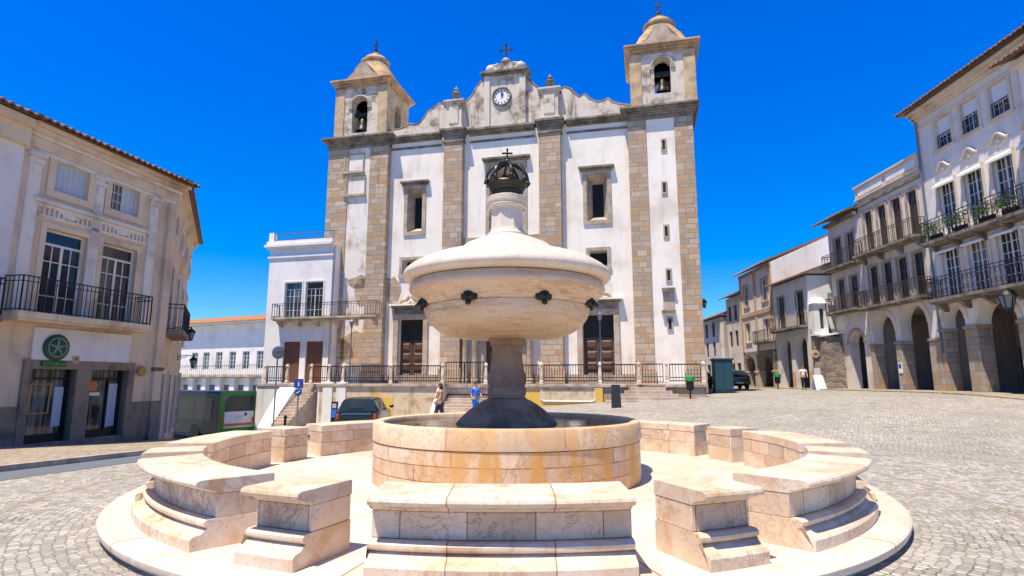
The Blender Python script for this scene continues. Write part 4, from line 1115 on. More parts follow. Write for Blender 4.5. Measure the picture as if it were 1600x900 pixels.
mb.box(ax0 - .2, ax1, -.2, .2, az1 + .08, az1 + .35); mb.box(ax0 - .1, ax0 + .3, -.1, .3, az1 + .35, az1 + 1.0)
mb.build('cornice', 'white_wall', AN.root)
mb = MB(); railing_mesh(mb, [(ax0 + .3, 0), (ax1, 0)], az1 + .38, az1 + .95, .2, .015, .03); mb.build('roof_railing', 'blue_metal', AN.root)
for r in aw:
    window(AN.root, r, .12, 2, 4, 'lead_white', transom=.5)
    mb = MB(); surround(mb, r, .1, -.04, .03, .05); mb.build('window_frame', 'white_wall', AN.root)
for r in ad:
    mb = MB(); mb.box(r[0], r[1], .14, .2, r[2], r[3])
    for k in (0, 1): mb.box(r[0] + (r[1] - r[0]) * (.08 + .5 * k), r[0] + (r[1] - r[0]) * (.42 + .5 * k), .12, .141, r[2] + .2, r[3] - .3)
    mb.build('door', 'red_wood', AN.root)
bx0_, bx1_ = a_(424, 490, .8)[0], a_(588, 490, .8)[0]
balcony(AN.root, bx0_, bx1_, zb_, zb_ + .95, .85, .14, 'coping', .2, brackets=6)

# ================================================================== LEFT HOUSE
lA = LC + LD * 11.5
LH = Fac('corner_house', (lA.x, lA.y), (LC.x, LC.y), -1.1, 'beige corner house with shop below, long iron balcony and brown tiled eave', 'house')
l_ = LH.px; LL = LH.L
ztop = (l_(120, 215)[1] + l_(250, 282)[1]) / 2
lt = LH.row([(86, 138, 249, 310), (172, 219, 274, 331)])
lm = LH.row([(66, 130, 364, 470), (154, 211, 383, 480)])
zb_ = l_(135, 497, .7)[1]
lm = [(r[0], r[1], zb_ + .02, r[3]) for r in lm]
ls = LH.row([(42, 110, 577, 691), (133, 194, 578, 690)])
zg = -.55 - LH.z0
ls = [(r[0], r[1], zg + .12, r[3]) for r in ls]
nb = l_(24, 330)[0]                                   # party line with the neighbour
mb = MB(); wall(mb, nb, LL, 0, ztop, lt + lm + ls, 0, .32)
mb.build('wall', 'left_wall', LH.root)
SD = Vector((-19.95, 34.9)) - LC; SL = SD.length; SD.normalize()
S2 = Fac('tmp', (LC.x, LC.y), (LC.x + SD.x * SL, LC.y + SD.y * SL), LH.z0, '', '')
S2_ROT = S2.root.rotation_euler.z; bpy.data.objects.remove(S2.root)
def in_house(mb):
    """side-face coordinates to the house's own frame"""
    for v in mb.bm.verts:
        w = S2.world(v.co.x, v.co.y, 0); q = Vector((w.x, w.y)) - LH.A
        v.co = Vector((q.dot(LH.d), -q.dot(LH.n), v.co.z))
    return mb
sops = []
for k in range(4):
    a = 1.2 + k * 3.5; sops += [(a, a + 1.15, lt[0][2], lt[0][3]), (a, a + 1.15, lm[0][2], lm[0][3]), (a, a + 1.2, zg - .4, ls[0][3] - .1)]
mb = MB(); wall(mb, 0, SL, -1.2, ztop, sops, 0, .3); in_house(mb).build('side_wall', 'left_wall', LH.root)
mb = MB()
for a, b, c, d in sops: mb.box(a, b, .2, .24, c, d)
in_house(mb).build('side_panes', 'glass', LH.root)
for a, b, c, d in sops:
    mb = MB(); surround(mb, (a, b, c, d), .18, -.07, .03, .15); in_house(mb).build('stone_frame', 'left_trim', LH.root)
# solid core so that no light passes
p_ = [Vector((nb, .36)), Vector((LL - .3, .36))]
w0 = S2.world(SL, .5, 0); q = Vector((w0.x, w0.y)) - LH.A; far_ = (q.dot(LH.d), -q.dot(LH.n))
mb = MB(); a = [(nb, .36), (LL - .2, .36), far_, (nb, 16)]
mb.hexa([(x, y, 0) for x, y in a], [(x, y, ztop) for x, y in a]); mb.build('core', 'left_wall', LH.root)
# base course, pilasters, trims
mb = MB()
edges = [nb] + [q for r in ls for q in (r[0] - .28, r[1] + .28)] + [LL + .05]
for i in range(0, len(edges), 2):
    mb = MB(); mb.box(edges[i], edges[i + 1], -.06, .1, -.2, zg + 1.35); mb.build('stone_base', 'left_base', LH.root)
for r in ls:
    mb = MB(); mb.box(r[0] - .279, r[0], -.09, .2, zg - .3, r[3]); mb.box(r[1], r[1] + .279, -.09, .2, zg - .3, r[3]); mb.box(r[0] - .279, r[1] + .279, -.093, .2, r[3], r[3] + .3); mb.box(r[0] - .3, r[1] + .3, -.15, .3, zg - .3, zg + .115)
    mb.build('shop_frame', 'left_base', LH.root)
pil = [l_(45, 330)[0], l_(149, 345)[0], l_(236, 372)[0]]
mb = MB(); zc1 = zb_ + .05; zc2 = ztop - .95
for i, x in enumerate(pil):
    w = .2
    mb = MB(); mb.box(x - w, x + w, -.07, .03, zc1, zc2); mb.box(x - w - .06, x + w + .06, -.12, .03, zc2 - .35, zc2 - .2); mb.box(x - w - .09, x + w + .09, -.17, .03, zc2 - .12, zc2)
    mb.box(x - w * .6, x + w * .6, -.13, .02, zc2 - .75, zc2 - .38)
    mb.build('pilaster', 'left_trim', LH.root, bevel=.02)
mb = MB(); mb.box(LL - .32, LL + .08, -.14, .2, -.2, zc2); mb.build('corner_pilaster', 'left_wall', LH.root, bevel=.03)
mb = MB(); mb.box(LL - .36, LL + .12, -.18, .2, zg + 2.55, zg + 2.7); mb.build('corner_moulding', 'left_base', LH.root); mb = MB(); mb.box(LL - .34, LL + .10, -.16, .2, -.2, zg + 1.36); mb.build('corner_base', 'left_base', LH.root)
for i, (e, z0, z1, m) in enumerate(((.08, -.95, -.82, 'left_trim'), (.12, -.82, -.45, 'left_corn'), (.22, -.45, -.33, 'left_trim'), (.32, -.33, -.16, 'left_corn'), (.44, -.16, -.02, 'left_corn'))):
    mb = MB(); mb.box(nb, LL + e, -e, .2, ztop + z0, ztop + z1); mb.build('cornice', m, LH.root, bevel=.02)
    mb = MB(); mb.box(.1, SL, -e + .004, .2, ztop + z0 + .002, ztop + z1 - .002); in_house(mb).build('side_cornice', m, LH.root)
mb = MB(); tile_roof(mb, nb - .1, LL + .62, -.68, 5.5, ztop + .02, R(17), .27, .065); rf = mb.build('roof', 'tile_old', LH.root)
mb = MB(); tile_roof(mb, -.4, SL, -.66, 5.5, ztop + .015, R(17), .27, .065); in_house(mb).build('side_roof', 'tile_old', LH.root)
mb = MB(); mb.box(nb, LL + .55, -.60, .1, ztop - .03, ztop + .0); mb.build('eave_board', 'brown_paint', rf)
mb = MB(); mb.box(-.3, SL, -.585, .1, ztop - .032, ztop - .002); in_house(mb).build('side_eave_board', 'brown_paint', rf)
# windows
for i, r in enumerate(lt):
    w = window(LH.root, r, .12, 3 if i else 3, 4, 'lead_white', 'glass_blue', .06, .028)
    if i == 0:
        mb = MB(); mb.box(r[0] + .06, r[1] - .06, .148, .154, r[2] + .06, r[3] - .06)
        for k in range(22): mb.box(r[0] + .06, r[1] - .06, .142, .149, r[2] + .08 + k * (r[3] - r[2] - .14) / 22, r[2] + .10 + k * (r[3] - r[2] - .14) / 22)
        mb.build('blind', 'blind', w)
    else:
        mb = MB(); m_ = (r[0] + r[1]) / 2; mb.box(m_ + .05, r[1] - .07, .15, .154, r[2] + .08, r[3] - .08); mb.build('curtain', 'blind', w)
    mb = MB(); w_ = .24; x0, x1, z0, z1 = r
    mb.box(x0 - w_, x0, -.06, .04, z0, z1); mb.box(x1, x1 + w_, -.06, .04, z0, z1); mb.box(x0 - w_, x1 + w_, -.063, .04, z1, z1 + .22); mb.box(x0 - w_, x1 + w_, -.063, .04, z0 - .26, z0)
    xc = (x0 + x1) / 2
    mb.prism([(xc - .75, z1 + .222), (xc - .5, z1 + .38), (xc - .25, z1 + .33), (xc, z1 + .45), (xc + .25, z1 + .33), (xc + .5, z1 + .38), (xc + .75, z1 + .222)], -.09, .03)
    mb.build('stone_frame', 'left_corn', LH.root, bevel=.015)
zs = lt[0][2] - .42
mb = MB(); x0, x1 = lt[0][0] - .62, lt[1][1] + .5
mb.box(x0, x1, -.2, .03, zs - .14, zs); mb.box(x0 + .1, x1 - .1, -.1, .03, zs - .26, zs - .143); mb.build('sill_band', 'left_trim', LH.root, bevel=.02)
for r in lm:
    xc = (r[0] + r[1]) / 2
    mb = MB(); zf = r[3] + .42
    for k in range(12):
        if k in (5, 6): continue
        q = r[0] - .2 + k * (r[1] - r[0] + .4) / 11; mb.box(q - .035, q + .035, -.08, .03, zf, zf + .34)
    mb.box(r[0] - .35, r[1] + .35, -.07, .03, zf - .1, zf - .003); mb.ball((xc, -.03, zf + .17), .18, 2, (1.5, .5, .8)); mb.tube([(xc - .45, -.06, zf + .3), (xc - .2, -.07, zf + .12), (xc + .2, -.07, zf + .12), (xc + .45, -.06, zf + .3)], .045, 5)
    mb.build('stone_garland', 'left_trim', LH.root)
    window(LH.root, r, .14, 2, 4, 'left_trim', 'glass', .08, .035, transom=.5, name='french_window')
    mb = MB(); mb.box(r[0] - .2, r[0], -.05, .04, r[2], r[3]); mb.box(r[1], r[1] + .2, -.05, .04, r[2], r[3]); mb.box(r[0] - .2, r[1] + .2, -.053, .04, r[3], r[3] + .2); mb.build('stone_frame', 'left_corn', LH.root, bevel=.015)
zr_ = l_(135, 446, .75)[1]
b0, b1 = l_(31, 465, .75)[0], l_(239, 480, .75)[0]
balcony(LH.root, b0, b1, zb_, zr_, .78, .2, 'left_corn', .15)
mb = MB(); mb.box(.5, SL * .4, -.75, .02, zb_ - .2, zb_); sb = in_house(mb).build('side_balcony', 'left_base', LH.root)
mb = MB(); railing_mesh(mb, [(.55, -.02), (.55, -.7), (SL * .4, -.7)], zb_, zr_, .15, .013, .025, zb_ + (zr_ - zb_) * .85); in_house(mb).build('side_railing', 'iron', sb)
# shop front
r = LH.rect(48, 201, 517, 568); fx0, fx1 = r[0], r[1]
mb = MB(); mb.box(fx0, fx1, -.09, .02, r[2] + .02, r[3]); mb.build('shop_fascia', 'neighbour', LH.root)
for i, q in enumerate(ls):
    x0, x1, z0, z1 = q; mb = MB(); f = .07
    mb.box(x0, x0 + f, .18, .27, z0, z1); mb.box(x1 - f, x1, .18, .27, z0, z1); mb.box(x0 + f, x1 - f, .183, .27, z1 - .35, z1 - .28); mb.box(x0 + f, x1 - f, .183, .27, z0, z0 + .28)
    if i: mb.box(x0 + (x1 - x0) * .62, x0 + (x1 - x0) * .62 + .05, .186, .27, z0 + .28, z1 - .35)
    sw = mb.build('shop_window', 'iron', LH.root)
    mb = MB(); mb.box(x0 + .02, x1 - .02, .29, .31, z0 + .02, z1 - .02); mb.build('pane', 'glass', sw)
    if i == 0:
        a, b = x0 + (x1 - x0) * .18, x0 + (x1 - x0) * .62; zb0, zb1 = z0 + .95, z0 + 1.95
        mb = MB(); e = .035
        mb.box(a, a + e, .26, .285, zb0, zb1); mb.box(b - e, b, .26, .285, zb0, zb1); mb.box(a + e, b - e, .26, .284, zb1 - e, zb1); mb.box(a + e, b - e, .26, .284, zb0, zb0 + e); mb.build('display_frame', 'brass', sw)
        mb = MB(); mb.box(x0 + (x1 - x0) * .72, x1 - .12, .275, .285, z0 + .5, z1 - .6); mb.build('poster', 'blind', sw)
    else:
        mb = MB(); xx = x0 + (x1 - x0) * .2
        ydisc(mb, xx + .12, z0 + 1.85, [(0, .262), (.19, .262), (.19, .285)], 16); mb.build('round_sticker', 'orange', sw)
        mb = MB(); mb.box(xx - .12, xx + .42, .266, .285, z0 + 1.5, z0 + 1.62); mb.build('sticker', 'white_paint', sw)
        mb = MB(); mb.box(x0 + (x1 - x0) * .66, x1 - .1, .268, .285, z0 + .35, z1 - .5); mb.build('poster', 'blind', sw)
def holder(F, name, u, v, d, label, cat, dz=0):
    x, z = F.px(u, v, d); w = F.world(x, -d, z)
    return empty(name, w, F.root.rotation_euler.z, label, cat)
# round green emblem with lettering strip
em = holder(LH, 'shop_sign', 87, 543, .1, 'dark green round emblem with a lettered green strip below, on the pale fascia', 'sign')
mb = MB(); ydisc(mb, 0, 0, [(0, -.09), (.40, -.09), (.44, -.07), (.44, .02)], 32); mb.build('emblem_disc', 'green_dark', em, True)
mb = MB()
ydisc(mb, 0, 0, [(.30, -.092), (.30, -.105), (.335, -.105), (.335, -.092)], 32)
for k in range(5):
    a = R(90 + 72 * k); mb.tube([(.07 * math.cos(a), -.10, .07 * math.sin(a)), (.28 * math.cos(a), -.10, .28 * math.sin(a))], [.05, .022], 5)
mb.ball((0, -.1, 0), .08, 2, (1, .3, 1)); mb.build('emblem_mark', 'green_mid', em, True)
mb = MB(); mb.box(-.44, .44, -.05, .02, -.62, -.47); st = mb.build('name_strip', 'green_dark', em)
mb = MB(); random.seed(5)
for k in range(10):
    q = -.38 + k * .082; mb.box(q, q + .018, -.062, -.04, -.59, -.50); mb.box(q + .021, q + .05, -.06, -.04, -.59 + random.choice((0, .035, .07)), -.572 + random.choice((0, .035, .07)) )
mb.build('lettering', 'green_bright', st)
o_ = holder(LH, 'small_plaque', 118, 562, .1, 'small square orange-brown plaque right of the green emblem', 'plaque')
mb = MB(); mb.box(-.12, .12, -.03, .02, -.13, .13); mb.build('plate', 'ochre', o_); mb = MB(); mb.box(-.08, .08, -.036, 0, -.02, .08); mb.build('mark', 'left_base', o_)
o_ = holder(LH, 'round_plaque', 222, 580, .15, 'round brass-coloured plaque on the corner pier of the shop', 'plaque')
mb = MB(); ydisc(mb, 0, 0, [(0, -.05), (.17, -.05), (.20, -.03), (.20, .03)], 24); mb.build('disc', 'brass', o_, True)
mb = MB(); ydisc(mb, 0, 0, [(.11, -.052), (.11, -.065), (.13, -.065), (.13, -.052)], 20); mb.build('raised_ring', 'ochre', o_, True)

# neighbour at the extreme left
nA = LH.A + LH.d * (nb - 9); nB = LH.A + LH.d * (nb - .02)
NH = Fac('neighbour_house', (nA.x, nA.y), (nB.x, nB.y), -.8, 'pale lilac house front cut by the left edge, beside the beige corner house', 'house')
zz_ = LH.z0 - NH.z0
mb = MB(); mb.box(0, 9, -.02, 8, 0, ztop - .9 + zz_); mb.build('wall', 'neighbour', NH.root)
mb = MB(); mb.box(0, 8.99, -.24, .3, ztop - .898 + zz_, ztop - .3 + zz_); mb.box(0, 8.98, -.42, .3, ztop - .3 + zz_, ztop - .04 + zz_); mb.build('cornice', 'left_corn', NH.root)
mb = MB(); tile_roof(mb, 0, 9.1, -.68, 5, ztop + .0 + zz_, R(17), .27, .065); mb.build('roof', 'tile_old', NH.root)
mb = MB(); mb.box(6.2, 9, -.08, .1, 0, zg + 1.4 + zz_ - .0); mb.build('stone_base', 'left_base', NH.root)
mb = MB(); mb.box(4.4, 8.95, -.025, .1, zb_ - .9 + zz_, zb_ - .4 + zz_); mb.build('band', 'left_wall', NH.root)
balcony(NH.root, 3.5, NH.px(6, 490, .75)[0], zb_ + zz_ - .2, zr_ + zz_ - .2, .75, .2, 'left_base', .15)
mb = MB(); mb.box(4.6, 5.9, -.03, .1, zb_ + zz_, lm[0][3] + zz_); mb.build('french_window', 'glass', NH.root)

# ------------------------------------------------------------------ wall lanterns
def lantern(loc, rz, label, s=1.0, arm=.55, name='wall_lantern', hang=False):
    t = empty(name, loc, rz, label, 'lantern')
    b = MB(); b.tube([(0, 0, 0), (0, -arm * .5, .12 * s), (0, -arm, .06 * s)], .025, 6); b.box(-.06, .06, -.03, .02, -.18, .18); b.tube([(0, 0, -.15), (0, -arm * .6, .05)], .018, 5); b.build('bracket', 'iron', t)
    z = -.30 * s if not hang else -.30 * s
    g = MB(); g.lathe([(.10 * s, z - .22 * s), (.19 * s, z + .12 * s)], 6, c=(0, -arm, 0)); g.build('glass', 'lamp_glass', t)
    f = MB()
    for k in range(6):
        a = math.pi / 3 * k; f.tube([(.105 * s * math.cos(a), -arm + .105 * s * math.sin(a), z - .22 * s), (.195 * s * math.cos(a), -arm + .195 * s * math.sin(a), z + .12 * s)], .013 * s, 4)
    f.lathe([(.0, z - .34 * s), (.03 * s, z - .30 * s), (.12 * s, z - .24 * s), (.12 * s, z - .21 * s)], 12, c=(0, -arm, 0)); f.lathe([(.23 * s, z + .12 * s), (.22 * s, z + .15 * s), (.12 * s, z + .27 * s), (.05 * s, z + .30 * s), (.05 * s, z + .35 * s), (.0, z + .42 * s)], 12, c=(0, -arm, 0))
    f.build('frame', 'iron', t, True); return t
x, z = S2.px(288, 505, .5)
for u, v, lab in ((290, 521, 'black lantern high on the side face of the corner house, at the balcony end'), ):
    sx = SL * .42; q_ = S2.world(sx, 0, 0); sz = at(u, v - 8, q_.y).z - S2.z0; w = S2.world(sx, 0, sz); lantern(w, S2_ROT, lab, 1.0, .8)

# ================================================================== FAR LEFT HOUSE behind the bus
FA = Fac('long_far_house', (at(225, 560, 66).x, 66), (at(418, 560, 58).x, 58), -3.6, 'long white house far behind the bus with a row of tall windows and orange roof', 'house')
fp = FA.px
ft_ = fp(345, 506)[1]
uu = (287, 313, 338, 363, 388, 407)
fw_ = [(fp(u, 562)[0] - .48, fp(u, 562)[0] + .48, fp(340, 578)[1], fp(340, 550)[1]) for u in (278, 304, 322, 342, 363, 384, 406)]
mb = MB(); wall(mb, 0, FA.L + 3, 0, ft_, fw_, 0, .3); mb.box(0, FA.L + 3, .5, 8, 0, ft_); mb.build('wall', 'white_wall', FA.root)
for r in fw_: window(FA.root, r, .12, 1, 4, 'lead_white', 'glass_blue', .1, .05)
mb = MB(); mb.box(0, FA.L + 3, -.5, .1, ft_ - .25, ft_); mb.build('cornice', 'white_wall', FA.root)
mb = MB(); tile_roof(mb, 0, FA.L + 3, -.9, 4, ft_ + .05, R(13), .4, .08); mb.build('roof', 'tile', FA.root)
zq = fp(340, 586)[1]
balcony(FA.root, .5, FA.L + 2, zq, zq + 1.0, .9, .2, 'coping', .3)
for u in (262, 285, 305, 325, 347, 369, 392, 412):
    q = fp(u, 600)[0]; mb = MB(); mb.box(q - .35, q + .35, -.55, -.02, 0, zq - .25); mb.build('pier', 'white_wall', FA.root)
mb = MB(); mb.box(.2, FA.L + 2.8, -.012, .1, .4, zq - 1.0); mb.build('arcade_shade', 'grey_metal', FA.root)  # flat grey sheet behind the piers, standing in for the arcade's shade

# ================================================================== RIGHT-HAND HOUSES
XR = 23.0
def arcade(F, x0, x1, arches, ztop_a, mat, depth=3.8, floor=.0, thick=.65):
    """arched ground floor: front wall, vault block and a back wall with dark doors"""
    mb = MB(); wall(mb, x0, x1, -.3, ztop_a, [(a, b, -.29, c, (b - a) / 2) for a, b, c in arches], 0, thick)
    w = mb.build('arcade_wall', mat, F.root)
    mb = MB(); mb.box(x0, x1, depth, depth + .2, -.3, ztop_a - .01); mb.box(x0, x1, thick + .01, depth, ztop_a - .12, ztop_a - .02)
    mb.box(x0 - .01, x0 + .15, thick + .01, depth, -.3, ztop_a - .13); mb.box(x1 - .15, x1 + .01, thick + .01, depth, -.3, ztop_a - .13)
    b = mb.build('arcade_inside', 'arcade_shaded', F.root)
    for i, (a, c, t_) in enumerate(arches):
        m = (a + c) / 2; dd = MB(); dd.box(m - .75, m + .75, depth - .06, depth + .05, -.2, 2.5); dd.build('shop_door', 'dark' if i % 2 else 'brown_paint', F.root)
    return w
def piers(F, arches, x0, x1, zi, mat='granite_small'):
    e = [x0] + [q for a in arches for q in a[:2]] + [x1]
    for i in range(0, len(e), 2):
        if e[i + 1] - e[i] < .1: continue
        mb = MB(); mb.box(e[i] - (.014 if i else -.002), e[i + 1] + (.014 if i + 2 < len(e) else -.002), -.06, .645, -.3, zi); mb.box(e[i] - .05, e[i + 1] + .05, -.13, .70, zi, zi + .16); mb.build('pier', mat, F.root, bevel=.02)
def arch_rings(F, arches, mat='trim_light', w=.28, y=-.04):
    for a, b, t_ in arches:
        m = (a + b) / 2; h = (b - a) / 2; mb = MB(); N_ = 14; zs_ = t_ - h
        for k in range(N_):
            a0, a1 = math.pi * k / N_, math.pi * (k + 1) / N_
            i0, i1 = (m - h * math.cos(a0), zs_ + h * math.sin(a0)), (m - h * math.cos(a1), zs_ + h * math.sin(a1))
            o0, o1 = (m - (h + w) * math.cos(a0), zs_ + (h + w) * math.sin(a0)), (m - (h + w) * math.cos(a1), zs_ + (h + w) * math.sin(a1))
            mb.hexa([(i0[0], y, i0[1]), (i1[0], y, i1[1]), (i1[0], .05, i1[1]), (i0[0], .05, i0[1])], [(o0[0], y, o0[1]), (o1[0], y, o1[1]), (o1[0], .05, o1[1]), (o0[0], .05, o0[1])])
        mb.build('arch_ring', mat, F.root)

# --- A: tall house with tiled eave
AH = Fac('grand_house', (XR, 30.9), (XR - .3, 17.0), .85, 'tall pale house with arcade, two iron balconies and deep tiled eave at right', 'house')
A_ = AH.px
aat = (A_(1437, 182)[1] + A_(1560, 88)[1]) / 2
at1 = AH.row([(1462, 1488, 185, 232), (1502, 1529, 160, 206), (1545, 1576, 112, 180)])
at2 = AH.row([(1469, 1495, 289, 345), (1505, 1535, 262, 330), (1553, 1587, 236, 315)])
at3 = AH.row([(1475, 1503, 388, 460), (1513, 1545, 373, 452), (1561, 1597, 356, 442)])
sp1 = at1[1][0] - at1[0][0]
def extend(rows, n=2):
    s = (rows[-1][0] - rows[0][0]) / (len(rows) - 1); w = rows[0][1] - rows[0][0]
    out = []
    for k in range(len(rows) + n):
        x = rows[0][0] + s * k
        if x + w < AH.L - .3: out.append((x, x + w, rows[0][2], rows[0][3]))
    return out
zb2 = A_(1530, 340, .7)[1] - .32; zb3 = A_(1530, 452, .7)[1] - .05
at1, at2, at3 = extend(at1), extend(at2), extend(at3)
at2 = [(r[0], r[1], zb2 + .02, r[3]) for r in at2]; at3 = [(r[0], r[1], zb3 + .02, r[3]) for r in at3]
za_top = zb3 - .35
aar = [(A_(1472, 560)[0], A_(1515, 560)[0], A_(1494, 474)[1]), (A_(1535, 560)[0], A_(1600, 560)[0], A_(1567, 468)[1])]
aar[0] = (max(.3, aar[0][0]), aar[0][1], aar[0][2]); wA = aar[1][1] - aar[1][0]
zz = (aar[0][2] + aar[1][2]) / 2; aar = [(a, b, zz) for a, b, c in aar]
while aar[-1][1] + 1.0 + wA < AH.L: aar.append((aar[-1][1] + .95, aar[-1][1] + .95 + wA, zz))
mb = MB(); wall(mb, 0, AH.L, za_top, aat, at1 + at2 + at3, 0, .32); mb.build('wall', 'a_wall', AH.root)
mb = MB(); mb.box(.05, AH.L, .36, 11, za_top, aat); mb.box(0, .04, .0, 11, za_top, aat + .0); mb.build('core', 'a_wall', AH.root)
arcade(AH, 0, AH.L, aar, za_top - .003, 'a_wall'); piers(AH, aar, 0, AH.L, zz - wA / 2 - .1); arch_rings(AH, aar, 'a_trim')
for i, r in enumerate(at1):
    w = window(AH.root, r, .12, 2, 4, 'lead_white', 'glass', .07, .03)
    mb = MB(); h_ = (r[3] - r[2]); cut = (.62, .42, .6, .5, .6)[i % 5]; mb.box(r[0] + .07, r[1] - .07, .10, .112, r[3] - h_ * cut, r[3] - .06); mb.build('blind', 'white_paint', w)
    mb = MB(); railing_mesh(mb, [(r[0] + .05, .03), (r[1] - .05, .03)], r[2], r[2] + .75, .14, .012, .02); mb.build('railing', 'iron', w)
def a_frame(r, pediment=True, hood=True):
    x0, x1, z0, z1 = r; w = .2; xc = (x0 + x1) / 2
    mb = MB(); mb.box(x0 - w, x0, -.06, .04, z0, z1); mb.box(x1, x1 + w, -.06, .04, z0, z1); mb.box(x0 - w, x1 + w, -.063, .04, z1, z1 + .2)
    mb.build('stone_frame', 'a_trim', AH.root, bevel=.015)
    if pediment:
        mb = MB(); z = z1 + .72; mb.tube([(x0 - .02, -.08, z + .02), (x0 + .14, -.1, z + .06), (xc - .15, -.12, z + .34), (xc, -.12, z + .40), (xc + .15, -.12, z + .34), (x1 - .14, -.1, z + .06), (x1 + .02, -.08, z + .02)], .06, 6)
        mb.prism([(x0 + .1, z), (xc, z + .38), (x1 - .1, z), (xc, z - .25)], -.06, .03); mb.ball((xc, -.05, z + .02), .14, 1, (1, .5, 1.3)); mb.build('pediment', 'a_trim', AH.root, True)
    if hood:
        mb = MB(); mb.prism([(0, 0), (0, 0)], 0, 0) if False else None
        hx0, hx1 = x0 - .05, x1 + .05
        mb.hexa([(hx0, -.34, z1 - .24), (hx1, -.34, z1 - .24), (hx1, -.07, z1 - .12), (hx0, -.07, z1 - .12)], [(hx0, -.34, z1 - .12), (hx1, -.34, z1 - .12), (hx1, -.07, z1 + .10), (hx0, -.07, z1 + .10)])
        mb.build('awning', 'white_plastic', AH.root)
for r in at1:
    x0, x1, z0, z1 = r; mb = MB(); surround(mb, r, .17, -.05, .04, .14); mb.build('stone_frame', 'a_trim', AH.root)
for r in at2: window(AH.root, r, .14, 2, 5, 'white_paint', 'glass', .07, .03, name='french_window'); a_frame(r)
for r in at3: window(AH.root, r, .14, 2, 5, 'white_paint', 'glass', .07, .03, name='french_window'); a_frame(r, False)
balcony(AH.root, .4, AH.L - .4, zb2, zb2 + 1.1, .8, .16, 'trim', .28, True, brackets=9)
balcony(AH.root, .4, AH.L - .4, zb3, zb3 + 1.1, .8, .16, 'trim', .28, True, brackets=9)
for e, z0, z1 in ((.1, -.95, -.8), (.2, -.42, -.28), (.38, -.28, -.1), (.55, -.1, .06)):
    mb = MB(); mb.box(-.05, AH.L, -e, .2, aat + z0, aat + z1); mb.build('cornice', 'a_trim', AH.root, bevel=.02)
mb = MB(); tile_roof(mb, -.35, AH.L, -.95, 6, aat + .12, R(20), .26, .06); rf = mb.build('roof', 'tile_old', AH.root)
mb = MB(); mb.box(-.3, AH.L, -.86, .1, aat + .065, aat + .1); mb.build('eave_board', 'brown_paint', rf)
mb = MB(); mb.tube([(.12, -.12, 2.2), (.12, -.12, aat - .5), (.12, -.5, aat - .05)], .06, 8); mb.build('drainpipe', 'grey_metal', AH.root)
# plants hanging on the upper balcony
def leaf_clump(mb, c, rx, ry, rz, n, s=.07):
    for _ in range(n):
        d = Vector((random.gauss(0, .5), random.gauss(0, .5), random.gauss(0, .5)))
        p = Vector(c) + Vector((d.x * rx, d.y * ry, d.z * rz)); a = Vector((random.uniform(-1, 1), random.uniform(-1, 1), random.uniform(-.3, 1))).normalized(); b = a.orthogonal().normalized(); q = a.cross(b); k = s * random.uniform(.6, 1.5)
        mb.face((p - b * k * .5, p + q * k * .35, p + b * k * .6, p - q * k * .35))
random.seed(11)
for k, (q, lab) in enumerate(((1.3, 'leafy plant at the far end of the upper balcony rail'), (3.0, 'bushy plant second from the far end of the upper balcony rail'), (4.7, 'green plant in the middle of the visible upper balcony rail'), (6.0, 'trailing plant near the right edge on the upper balcony rail'))):
    w = AH.world(q, -.72, zb2 + .5); t = empty('balcony_plant', w, AH.root.rotation_euler.z, lab, 'plant', 'plants on the upper balcony')
    mb = MB(); leaf_clump(mb, (0, -.1, .1), .75, .16, .34, 420, .07); mb.build('leaves', 'leaf', t)
    mb = MB(); mb.box(-.4, .4, .1, .26, -.42, -.2); mb.build('planter', 'iron', t)
# --- A2 neighbour at the frame edge
A2 = Fac('edge_house', (XR - 1.1, 23.1), (XR - 1.3, 14.0), .8, 'pale house at the extreme right edge, its lower tiled eave jutting forward', 'house')
ze2 = A2.px(1597, 92)[1]
mb = MB(); wall(mb, 0, 9, -.3, ze2, [(.55, 1.55, ze2 - 3.0, ze2 - 1.5), (1.2, 3.6, -.29, 4.0, 1.2)], 0, .3); mb.box(0, 9, .32, 8, -.3, ze2); mb.face(((0, 0, -.3), (0, .33, -.3), (0, .33, ze2), (0, 0, ze2))); mb.build('wall', 'a_wall', A2.root)
window(A2.root, (.55, 1.55, ze2 - 3.0, ze2 - 1.5), .1, 2, 3)
mb = MB(); mb.box(-.1, 9, -.3, .2, ze2 - .35, ze2 - .05); mb.build('cornice', 'a_trim', A2.root)
mb = MB(); tile_roof(mb, -.5, 9, -.8, 6, ze2 + .02, R(20), .26, .06); mb.build('roof', 'tile_old', A2.root)

# --- B: parapet house with brown balconies, and C: narrow house
BH = Fac('parapet_house', (XR + .05, 37.1), (XR, 30.95), .85, 'dark-windowed house with white parapet panels, two long balconies and tall arches', 'house')
B_ = BH.px; bt = (B_(1340, 297)[1] + B_(1436, 233)[1]) / 2; bc = (B_(1340, 318)[1] + B_(1436, 262)[1]) / 2
bu = BH.row([(1348, 1361, 335, 392), (1370, 1384, 322, 385), (1397, 1412, 305, 376), (1420, 1437, 290, 366)])
bl = BH.row([(1356, 1370, 419, 478), (1379, 1394, 411, 472), (1404, 1420, 400, 465), (1428, 1445, 390, 456)])
def evenly(rows, F, m=.55):
    n = len(rows); w = rows[0][1] - rows[0][0]; x0, x1 = m, F.L - m - w
    return [(x0 + (x1 - x0) * i / (n - 1), x0 + (x1 - x0) * i / (n - 1) + w, rows[0][2], rows[0][3]) for i in range(n)]
bu = evenly(bu, BH); bl = evenly(bl, BH)
bz2 = (B_(1342, 398, .6)[1] + B_(1440, 362, .6)[1]) / 2; bz1 = (B_(1352, 480, .6)[1] + B_(1447, 458, .6)[1]) / 2
bu = [(r[0], r[1], bz2 + .02, r[3]) for r in bu]; bl = [(r[0], r[1], bz1 + .02, r[3]) for r in bl]
